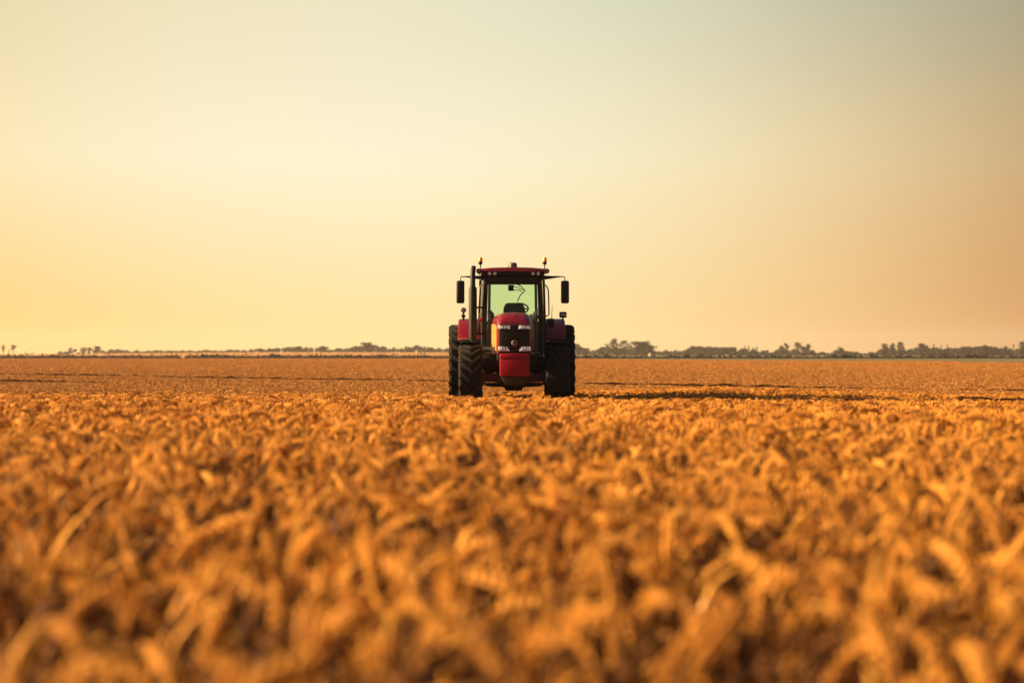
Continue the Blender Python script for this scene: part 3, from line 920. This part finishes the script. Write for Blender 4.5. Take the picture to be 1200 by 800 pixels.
RIM = dusty('rim_paint', (.32, .30, .27), .45, var=.2)
def wheel(x, y, r, w, rim_r, lugs, s, depth):
    e = empty('wheel', (x, y, r)); e.parent = T
    tyre('tyre', r, w, rim_r, lugs, e, depth)
    rim(rim_r, w, s, e, RIM)
    return e
for s in (-1, 1):
    wheel(s * .912, 0, .70, .50, .37, 19, s, .05)
    wheel(s * 1.095, 2.75, .925, .58, .50, 21, s, .058)

# --- chassis, axles, engine
MB().box(-.27, .27, -.55, 2.9, .62, 1.12, .03).box(-.36, .36, .3, 1.2, .75, 1.26, .03).box(-.24, .24, .9, 3.1, .52, .9, .04).build('chassis', CHASSIS, T)
mb = MB()
mb.prism([(-.66, .63), (-.60, .80), (-.25, .79), (.25, .79), (.60, .80), (.66, .63), (.3, .60), (-.3, .60)], 'y', -.12, .12, .012)
for s in (-1, 1): mb.lathe([(.001, s * .60), (.15, s * .61), (.17, s * .66), (.17, s * .74), (.12, s * .80), (.001, s * .81)], 24, Matrix.Translation((0, 0, .70)))
mb.build('front_axle', RED_D, T)
MB().prism([(-.64, .60), (.64, .60), (.58, .52), (.2, .50), (.17, .43), (-.17, .43), (-.2, .50), (-.58, .52)], 'y', -.10, .14, .015).lathe([(.001, -.2), (.12, -.19), (.15, -.1), (.15, .1), (.12, .19), (.001, .2)], 20, Matrix.Translation((0, .02, .58))).build('axle_housing', CHASSIS, T)
mb = MB()
for s in (-1, 1): mb.lathe([(.001, s * .2), (.16, s * .2), (.14, s * .5), (.17, s * .85), (.001, s * .86)], 20, Matrix.Translation((0, 2.75, .925)))
mb.lathe([(.001, -.3), (.26, -.28), (.3, 0), (.26, .28), (.001, .3)], 24, Matrix.Translation((0, 2.75, .925)))
mb.build('rear_axle', CHASSIS, T)
# engine bits filling the space between bonnet and wheels
mb = MB()
mb.box(-.36, .36, -.5, 1.0, .95, 1.24, .03)
for s in (-1, 1):
    mb.box(s * .34, s * .47, -.25, .95, .88, 1.2, .03)
    mb.tube([(s * .42, -.45, 1.02), (s * .50, .1, 1.05), (s * .46, .9, 1.1)], .028, 8)
    mb.box(s * .30, s * .56, .02, .4, .84, .98, .02)
mb.build('engine', CHASSIS, T)
MB().tube([(-.44, -.55, 1.36), (-.47, -.4, 1.24), (-.47, -.2, 1.05)], .016, 8).tube([(-.46, -.35, 1.42), (-.485, -.2, 1.30), (-.48, 0, 1.12)], .013, 8).build('hydraulic_hose', STEEL, T)
MB().lathe([(.001, -.012), (.03, -.012), (.03, .012), (.001, .012)], 14, Matrix.Translation((-.44, -.42, 1.30)) @ Matrix.Rotation(R(90), 4, 'Z')).build('hose_coupling', CHROME, T)
for s in (-1, 1):
    MB().box(s * .42, s * .80, .75, 1.95, .60, 1.16, .06, 3).build('fuel_tank' if s < 0 else 'battery_box', CHASSIS, T)
    st = MB()
    for z, yy in ((.45, .95), (.72, .98), (.98, 1.0)):
        st.box(s * .80, s * 1.0, yy, yy + .42, z, z + .035, .006)
    for yy in (.96, 1.38): st.box(s * .985, s * 1.01, yy, yy + .03, .45, 1.22, .004)
    st.build('step', CHASSIS, T)

# --- front weight
wm = MB()
wm.box(-.305, .305, -1.20, -.62, 1.105, 1.215, .018)
wm.box(-.303, .303, -1.195, -.65, .745, 1.10, .014)
for k in range(1, 8):
    x0 = -.303 + k * .07575
    wm.box(x0 - .0015, x0 + .0015, -1.197, -1.194, .76, 1.09, 0)
w_ = wm.build('front_weight', RED_W, T)
MB().prism([(-.28, .735), (.28, .735), (.24, .64), (.17, .56), (-.17, .56), (-.24, .64)], 'y', -1.06, -.12, .015).build('weight_carrier', CARRIER, T)

# --- bonnet
def hood_sec(y, w, top, r, bot=1.22):
    pts = [(-w, y, bot), (-w, y, bot + (top - r - bot) * .5)]
    for k in range(7):
        a = math.pi - k * (math.pi / 2) / 6
        pts.append((-w + r + r * math.cos(a), y, top - r + r * math.sin(a)))
    mid = len(pts)
    crown = .012
    pts.append((0, y, top + crown))
    for k in range(7):
        a = math.pi / 2 - k * (math.pi / 2) / 6
        pts.append((w - r + r * math.cos(a), y, top - r + r * math.sin(a)))
    pts += [(w, y, bot + (top - r - bot) * .5), (w, y, bot)]
    return pts
secs = [hood_sec(-.84, .318, 1.80, .07), hood_sec(-.825, .340, 1.85, .10), hood_sec(-.78, .352, 1.915, .15), hood_sec(-.68, .360, 1.985, .18), hood_sec(-.5, .368, 2.035, .20), hood_sec(-.1, .385, 2.068, .21), hood_sec(.5, .42, 2.075, .21), hood_sec(1.08, .455, 2.07, .21)]
bonnet = MB().loft(secs).build('bonnet', RED, T, 40)
gm = MB().prism([(-.305, 1.34), (-.10, 1.30), (.10, 1.30), (.305, 1.34), (.318, 1.72), (.28, 1.80), (-.28, 1.80), (-.318, 1.72)], 'y', -.872, -.835, .008)
for k in range(14):
    z = 1.37 + k * .024
    gm.box(-.285, .285, -.882, -.870, z, z + .009, .002, 1)
grille = gm.build('grille', BLACK, T)
MB().prism([(-.33, 1.215), (.33, 1.215), (.34, 1.375), (-.34, 1.375)], 'y', -.868, -.83, .012).build('lower_panel', BLACK, T)
def headlamp(poly):
    h = MB().prism(poly, 'y', -.905, -.874, .006).build('headlight', GREY, T)
    cx = sum(p[0] for p in poly) / len(poly); cz = sum(p[1] for p in poly) / len(poly)
    shr = [(cx + (a - cx) * .93, cz + (b - cz) * .84) for a, b in poly]
    MB().prism(shr, 'y', -.911, -.904, .003).build('lens', LAMPW, h)
    lo, hi = min(p[0] for p in poly), max(p[0] for p in poly)
    bz = MB()
    for f in (.27, .5, .73):
        x = lo + (hi - lo) * f
        bz.lathe([(.026, -.915), (.030, -.918), (.034, -.915), (.030, -.911)], 18, Matrix.Translation((x, 0, cz)) @ Matrix.Rotation(R(90), 4, 'Z') , True)
    for f in (.385, .615):
        x = lo + (hi - lo) * f
        bz.box(x - .009, x + .009, -.917, -.910, cz - .034, cz + .034, .002, 1)
    bz.build('bezel', BLACK, h)
for s in (-1, 1):
    headlamp([(s * .075, 1.715), (s * .095, 1.80), (s * .318, 1.795), (s * .335, 1.715)])
    headlamp([(s * .085, 1.255), (s * .135, 1.355), (s * .345, 1.365), (s * .345, 1.265)])
# round emblem with a scribbled mark, low on the grille
eb = MB().lathe([(.046, -.893), (.052, -.899), (.058, -.893), (.052, -.886)], 28, Matrix.Translation((0, 0, 1.43)) @ Matrix.Rotation(R(90), 4, 'Z'), True)
emblem = eb.build('emblem', SILVER, T)
# the lathe is about x; turn into y: x -> y handled by the matrix above
mk = MB()
mk.tube([(-.030, -.893, 1.445), (-.034, -.893, 1.425), (-.020, -.893, 1.405), (-.004, -.893, 1.418), (.0, -.893, 1.435), (.006, -.893, 1.415), (.022, -.893, 1.405), (.035, -.893, 1.425), (.026, -.893, 1.448), (.012, -.893, 1.442)], .006, 6)
mk.build('mark', SILVER, emblem)
MB().box(-.03, .03, -.70, -.62, 2.002, 2.014, .004).build('bonnet_badge', SILVER, bonnet)
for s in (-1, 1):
    MB().loft([[(s * .357, -.74, 1.26), (s * .3575, -.74, 1.74), (s * .372, -.74, 1.72), (s * .372, -.74, 1.28)], [(s * .386, -.1, 1.26), (s * .386, -.1, 1.82), (s * .398, -.1, 1.81), (s * .398, -.1, 1.27)], [(s * .421, .5, 1.26), (s * .421, .5, 1.84), (s * .434, .5, 1.83), (s * .434, .5, 1.27)], [(s * .453, 1.05, 1.26), (s * .453, 1.05, 1.84), (s * .468, 1.05, 1.83), (s * .468, 1.05, 1.27)]]).build('side_panel', PANEL_LIT if s < 0 else RED_D, bonnet, 30)  # added panels: left colour paints the sunlit edge, right the shaded side
MB().tube([(-.352, -.78, 1.33), (-.385, -.1, 1.33), (-.42, .5, 1.33), (-.452, 1.05, 1.33)], .008, 6).build('trim_strip', BLACK, bonnet)

# --- exhaust
ex = MB().lathe([(.001, 1.50), (.075, 1.50), (.088, 1.56), (.088, 2.58), (.075, 2.64), (.052, 2.65), (.052, 2.66), (.001, 2.66)], 24, Matrix.Translation((-.86, .95, 0)) @ Matrix.Rotation(R(-90), 4, 'Y')).build('exhaust', BLACK, T)
MB().tube([(-.86, .95, 2.6), (-.86, .95, 2.92), (-.855, .97, 3.0), (-.84, 1.02, 3.07)], [.055, .055, .056, .052], 18).build('exhaust_pipe', BLACK, ex)
MB().tube([(-.86, .95, 1.54), (-.86, .93, 1.42), (-.78, .9, 1.34), (-.42, .7, 1.30)], .05, 12).build('exhaust_elbow', CHASSIS, ex)
MB().box(-.80, -.60, .99, 1.03, 2.18, 2.22, .005).box(-.80, -.60, .99, 1.03, 1.62, 1.66, .005).build('exhaust_bracket', CHASSIS, ex)

# --- cab
Y0, Y1, Y2 = 1.18, 1.95, 2.75        # windscreen, door pillar, rear window
FL = 1.22
fr = MB()
for s in (-1, 1):
    # front pillars, wider towards the foot
    fr.loft([[(s * .545, Y0 - .03, FL), (s * .66, Y0 - .02, FL), (s * .68, Y0 + .09, FL), (s * .555, Y0 + .07, FL)],
             [(s * .555, Y0 - .03, 1.95), (s * .665, Y0 - .02, 1.95), (s * .685, Y0 + .09, 1.95), (s * .565, Y0 + .07, 1.95)],
             [(s * .530, Y0, 2.80), (s * .612, Y0 + .01, 2.80), (s * .632, Y0 + .11, 2.80), (s * .545, Y0 + .10, 2.80)]])
    fr.loft([[(s * .70, Y1, FL), (s * .76, Y1, FL), (s * .76, Y1 + .07, FL), (s * .70, Y1 + .07, FL)], [(s * .66, Y1, 2.82), (s * .72, Y1, 2.82), (s * .72, Y1 + .07, 2.82), (s * .66, Y1 + .07, 2.82)]])
    fr.loft([[(s * .66, Y2 - .05, FL + .5), (s * .74, Y2 - .05, FL + .5), (s * .72, Y2 + .04, FL + .5), (s * .64, Y2 + .04, FL + .5)], [(s * .62, Y2 - .1, 2.82), (s * .70, Y2 - .1, 2.82), (s * .68, Y2, 2.82), (s * .60, Y2, 2.82)]])
    fr.box(s * .60, s * .70, Y0 + .08, Y1 + .01, FL - .04, FL + .06, .01)
fr.box(-.60, .60, Y0 - .02, Y0 + .10, 2.70, 2.93, .015)
fr.box(-.62, .62, Y2 - .08, Y2 + .02, 2.74, 2.93, .012)
fr.box(-.68, .68, Y0 + .11, Y2 - .09, 2.80, 2.93, .012)
fr.box(-.66, .66, Y0 + .02, Y2, FL - .10, FL - .005, .01)
fr.build('cab_frame', BLACK, T)
# glass edge trim just inside the front pillars
tm = MB()
for s in (-1, 1):
    tm.loft([[(s * .485, Y0 - .012, FL + .3), (s * .545, Y0 - .012, FL + .3), (s * .545, Y0 + .03, FL + .3), (s * .485, Y0 + .03, FL + .3)], [(s * .470, Y0 + .012, 2.70), (s * .528, Y0 + .012, 2.70), (s * .528, Y0 + .05, 2.70), (s * .470, Y0 + .05, 2.70)]])
tm.build('windscreen_trim', GREEN_TRIM, T)
MB().loft([[(-.545, Y0 + .015, FL), (.545, Y0 + .015, FL), (.545, Y0 + .022, FL), (-.545, Y0 + .022, FL)], [(-.535, Y0 + .03, 2.72), (.535, Y0 + .03, 2.72), (.535, Y0 + .037, 2.72), (-.535, Y0 + .037, 2.72)]]).build('windscreen', GLASS, T, 0)
MB().box(-.62, .62, Y2 - .06, Y2 - .052, 1.70, 2.76, 0).build('rear_window', GLASS, T, 0)
for s in (-1, 1):
    d = MB().loft([[(s * .675, Y0 + .09, FL + .05), (s * .735, Y1, FL + .05), (s * .741, Y1, FL + .05), (s * .681, Y0 + .09, FL + .05)], [(s * .625, Y0 + .11, 2.80), (s * .69, Y1, 2.80), (s * .696, Y1, 2.80), (s * .631, Y0 + .11, 2.80)]]).build('door', SIDE_GLASS, T, 0)
    MB().tube([(s * .69, Y0 + .22, 1.75), (s * .72, Y0 + .22, 1.76), (s * .735, Y0 + .22, 1.86), (s * .70, Y0 + .22, 1.90)], .012, 8).build('handle', BLACK, d)
    MB().loft([[(s * .735, Y1 + .07, 1.78), (s * .715, Y2 - .05, 1.78), (s * .721, Y2 - .05, 1.78), (s * .741, Y1 + .07, 1.78)], [(s * .69, Y1 + .07, 2.80), (s * .67, Y2 - .1, 2.80), (s * .676, Y2 - .1, 2.80), (s * .696, Y1 + .07, 2.80)]]).build('side_window', SIDE_GLASS, T, 0)
# inside
MB().box(-.62, .62, Y2 - .16, Y2 - .09, FL, 1.92, .02).build('rear_bulkhead', BLACK, T)
dash = MB().loft([[(-.16, 1.42, 1.3), (.24, 1.42, 1.3), (.24, 1.66, 1.3), (-.16, 1.66, 1.3)], [(-.20, 1.40, 2.05), (.28, 1.40, 2.05), (.28, 1.70, 2.05), (-.20, 1.70, 2.05)], [(-.19, 1.42, 2.20), (.27, 1.42, 2.20), (.27, 1.70, 2.20), (-.19, 1.70, 2.20)], [(-.15, 1.46, 2.29), (.22, 1.46, 2.29), (.22, 1.68, 2.29), (-.15, 1.68, 2.29)], [(-.10, 1.5, 2.31), (.17, 1.5, 2.31), (.17, 1.64, 2.31), (-.10, 1.64, 2.31)]]).build('dashboard', BLACK, T, 50)
sw = MB()
M_sw = Matrix.Translation((.14, 1.80, 2.19)) @ Matrix.Rotation(R(-32), 4, 'X')
ring = [M_sw @ Vector((.21 * math.cos(a), .21 * math.sin(a), 0)) for a in [2 * math.pi * k / 32 for k in range(33)]]
sw.tube(ring, .017, 8, cap=False)
for a in (0, 2.1, 4.2): sw.tube([M_sw @ Vector((0, 0, -.02)), M_sw @ Vector((.2 * math.cos(a), .2 * math.sin(a), 0))], .014, 6)
sw.tube([M_sw @ Vector((0, 0, 0)), (.1, 1.62, 1.95)], .03, 8)
sw.build('steering_wheel', BLACK, T)
seat = MB().box(-.26, .26, 2.05, 2.50, 1.55, 1.68, .05, 3).box(-.20, .20, 2.2, 2.4, 1.2, 1.56, .02).box(-.24, .24, 2.42, 2.54, 1.62, 2.08, .05, 3).build('seat', BLACK, T)
lv = MB()
lv.box(-.56, -.40, 1.35, 2.2, 1.22, 1.80, .03).box(.40, .58, 1.5, 2.3, 1.22, 1.86, .03)
lv.tube([(-.44, 1.5, 1.8), (-.42, 1.48, 2.08)], [.014, .02], 8).tube([(.44, 1.6, 1.86), (.40, 1.55, 2.06)], [.014, .02], 8)
lv.build('console', GREEN_TRIM, T)
# corner panels at the foot of the windscreen, sloping down to the bonnet
cp = MB()
cp.prism([(.40, FL), (.545, FL), (.545, 2.19), (.50, 2.17), (.40, 2.02)], 'y', Y0 - .055, Y0 - .02, .006)
cp.prism([(-.40, FL + .5), (-.40, 2.07), (-.47, 2.15), (-.545, 2.13), (-.545, FL + .5)], 'y', Y0 - .055, Y0 - .02, .006)
cp.build('cowl_panel', GREEN_TRIM, T)
MB().lathe([(.001, -.03), (.05, -.03), (.06, 0), (.05, .03), (.001, .03)], 16, Matrix.Translation((.59, Y0 - .09, 2.0)) @ Matrix.Rotation(R(90), 4, 'Z')).build('work_lamp', BLACK, T)

# --- roof
def roof_sec(y, hw, z0, z1):
    return [(-hw, y, z0), (-hw - .02, y, (z0 + z1) / 2), (-hw + .03, y, z1 - .015), (-hw * .55, y, z1 + .012), (0, y, z1 + .022), (hw * .55, y, z1 + .012), (hw - .03, y, z1 - .015), (hw + .02, y, (z0 + z1) / 2), (hw, y, z0)]
roof = MB().loft([roof_sec(1.02, .60, 2.975, 3.00), roof_sec(1.05, .69, 2.965, 3.04), roof_sec(1.16, .735, 2.96, 3.055), roof_sec(1.9, .745, 2.96, 3.062), roof_sec(2.7, .735, 2.96, 3.055), roof_sec(2.82, .68, 2.965, 3.02)]).build('cab_roof', RED, T, 45)
MB().box(-.68, .68, 1.055, 2.78, 2.895, 2.957, .015).build('visor', BLACK, roof)
for x in (-.50, -.385, .435, .55):
    h = MB().lathe([(.001, .03), (.04, .03), (.046, 0), (.040, -.012), (.001, -.012)], 18, Matrix.Translation((x, 1.045, 2.93)) @ Matrix.Rotation(R(90), 4, 'Z')).build('roof_light', BLACK, roof)
    MB().lathe([(.001, -.03), (.036, -.026), (.038, -.010), (.001, -.010)], 18, Matrix.Translation((x, 1.045, 2.93)) @ Matrix.Rotation(R(90), 4, 'Z')).build('lens', LAMPR, h)
for s in (-1, 1):
    mk = MB().lathe([(.03, -.02), (.052, -.03), (.056, .03), (.001, .035)], 18, Matrix.Translation((s * .735, 1.02, 2.985)) @ Matrix.Rotation(R(90), 4, 'Z')).build('marker_light', RED_D, roof)
    MB().lathe([(.001, -.022), (.030, -.018), (.032, 0), (.001, 0)], 16, Matrix.Translation((s * .735, 1.02, 2.985)) @ Matrix.Rotation(R(90), 4, 'Z')).build('lens', AMBER, mk)
MB().loft([[(x * k, 1.2 + (y_ + .12) * k + .12 * (1 - k), z) for x, y_ in [(.098 * math.cos(a), .12 * math.sin(a)) for a in [2 * math.pi * q / 20 for q in range(20)]]] for z, k in ((3.07, 1), (3.13, 1), (3.16, .93), (3.175, .7))]).build('receiver_dome', GREY, roof, 40)
for s in (-1, 1):
    bx = s * .695
    bb = MB().tube([(bx, 1.3, 3.04), (bx, 1.3, 3.15)], .011, 8).lathe([(.001, 3.13), (.03, 3.13), (.046, 3.165), (.046, 3.195), (.001, 3.196)], 18, Matrix.Translation((bx, 1.3, 0)) @ Matrix.Rotation(R(-90), 4, 'Y')).build('beacon', BLACK, roof)
    MB().lathe([(.001, 3.196), (.044, 3.197), (.045, 3.26), (.038, 3.285), (.001, 3.29)], 18, Matrix.Translation((bx, 1.3, 0)) @ Matrix.Rotation(R(-90), 4, 'Y')).build('lens', AMBER, bb)

# --- mirrors
for s in (-1, 1):
    arm = MB().loft([[(s * .60, 1.14, 2.79), (s * .60, 1.14, 2.90), (s * .60, 1.20, 2.90), (s * .60, 1.20, 2.79)], [(s * .80, 1.13, 2.82), (s * .80, 1.13, 2.885), (s * .80, 1.17, 2.885), (s * .80, 1.17, 2.82)], [(s * 1.02, 1.115, 2.855), (s * 1.02, 1.115, 2.88), (s * 1.02, 1.14, 2.88), (s * 1.02, 1.14, 2.855)]]).tube([(s * 1.0, 1.127, 2.868), (s * 1.105, 1.127, 2.865), (s * 1.125, 1.127, 2.84), (s * 1.125, 1.127, 2.75)], .011, 8).build('mirror_arm', BLACK, T)
    hd = MB().box(s * 1.04, s * 1.215, 1.07, 1.15, 2.29, 2.78, .035, 3).build('mirror', BLACK, arm)
    MB().box(s * 1.06, s * 1.195, 1.149, 1.156, 2.33, 2.74, .003, 1).build('mirror_glass', CHROME, hd)
# --- grab rails
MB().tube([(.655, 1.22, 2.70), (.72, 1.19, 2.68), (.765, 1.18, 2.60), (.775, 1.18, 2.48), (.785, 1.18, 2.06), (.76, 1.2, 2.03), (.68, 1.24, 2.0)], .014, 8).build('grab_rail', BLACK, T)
MB().tube([(-.655, 1.22, 2.70), (-.70, 1.19, 2.66), (-.715, 1.18, 2.56), (-.74, 1.18, 2.10), (-.70, 1.22, 2.02)], .014, 8).build('grab_rail', TRIM_LIT, T)  # sunlight on this rail is put into its colour
lp = MB().box(-.72, -.64, 1.10, 1.14, 1.90, 1.98, .012).build('side_lamp', BLACK, T)
MB().box(-.715, -.645, 1.090, 1.102, 1.91, 1.975, .006).build('lens', REDL, lp)
# --- wiper and in-cab arm seen through the windscreen
def wx(X): return (X / 4 - 91.5) * .0184
def wz(Y): return CAM_Z - (280 + Y / 4 - 412) * .0184
WY = Y0 - .01
wp = MB()
wp.tube([(wx(388), WY, wz(292)), (wx(402), WY, wz(262)), (wx(425), WY, wz(242)), (wx(405), WY, wz(222)), (wx(375), WY, wz(203))], .011, 6)
wp.tube([(wx(372), WY, wz(221)), (wx(420), WY, wz(240))], .008, 6).tube([(wx(368), WY, wz(238)), (wx(398), WY, wz(240)), (wx(415), WY, wz(250))], .008, 6)
wp.box(wx(345), wx(371), WY - .02, WY + .015, wz(243), wz(215), .008)
wp.build('wiper', BLACK, T)

# --- rear mudguards
def guard(s, x0, x1, yc, zc, r, a0, a1, th, m, name, lip=.0):
    n = 18; outer, inner = [], []
    for k in range(n + 1):
        a = R(a0 + (a1 - a0) * k / n)
        outer.append((yc - r * math.cos(a), zc + r * math.sin(a))); inner.append((yc - (r - th) * math.cos(a), zc + (r - th) * math.sin(a)))
    mb = MB()
    secs = []
    for k in range(n + 1):
        (yo, zo), (yi, zi) = outer[k], inner[k]
        xm = x1 - s * .06
        yr, zr = yo + (yi - yo) * .9, zo + (zi - zo) * .9
        ya, za = yc + (yo - yc) * (1 - .045 / r), zc + (zo - zc) * (1 - .045 / r)
        secs.append([(x0, yi, zi), (x0, yo, zo), (xm, yo, zo), (x1 - s * .012, yc + (yo - yc) * (1 - .02 / r), zc + (zo - zc) * (1 - .02 / r)), (x1, yc + (yo - yc) * (1 - .07 / r), zc + (zo - zc) * (1 - .07 / r)), (x1 - s * .02, yc + (yo - yc) * (1 - .07 / r), zc + (zo - zc) * (1 - .07 / r)), (xm, yi, zi)])
    mb.loft(secs)
    return mb.build(name, m, T, 40)
for s in (-1, 1):
    g = guard(s, s * .70, s * 1.185, 2.75, .95, 1.035, 33, 150, .03, RED, 'rear_mudguard')
    guard(s, s * .69, s * 1.13, 0, .70, .77, 82, 160, .018, BLACK, 'front_mudguard')
    MB().box(s * .745, s * 1.175, 1.80, 1.90, 1.505, 1.535, .008).build('mudguard_lip', TRIM_LIT if s < 0 else RED_D, g)  # lip colour paints sun on the left, shade on the right
# lamps and fittings on the mudguards
lm = MB().box(1.04, 1.20, 2.02, 2.10, 1.995, 2.125, .02).tube([(1.12, 2.08, 1.9), (1.12, 2.07, 2.0)], .018, 8).build('mudguard_lamp', BLACK, T)
MB().box(1.065, 1.175, 2.012, 2.024, 2.03, 2.085, .006).build('lens', STEEL, lm)
lm = MB().lathe([(.001, .05), (.045, .045), (.058, -.01), (.056, -.03), (.001, -.03)], 20, Matrix.Translation((-1.06, 2.02, 2.16)) @ Matrix.Rotation(R(90), 4, 'Z')).tube([(-1.06, 2.05, 2.13), (-1.07, 2.06, 2.04), (-1.06, 2.1, 1.93)], .022, 8).box(-1.11, -1.02, 2.0, 2.08, 2.0, 2.06, .015).build('mudguard_lamp', BLACK, T)
MB().lathe([(.001, -.042), (.036, -.038), (.040, -.026), (.001, -.026)], 18, Matrix.Translation((-1.06, 2.02, 2.16)) @ Matrix.Rotation(R(90), 4, 'Z')).build('lens', STEEL, lm)
MB().tube([(.875, 2.2, 1.90), (.88, 2.2, 2.08), (.89, 2.2, 2.27)], [.011, .007, .005], 6).build('antenna', BLACK, T)
MB().box(.765, .915, 1.66, 1.86, 1.77, 1.975, .02).build('control_box', BLACK, T)
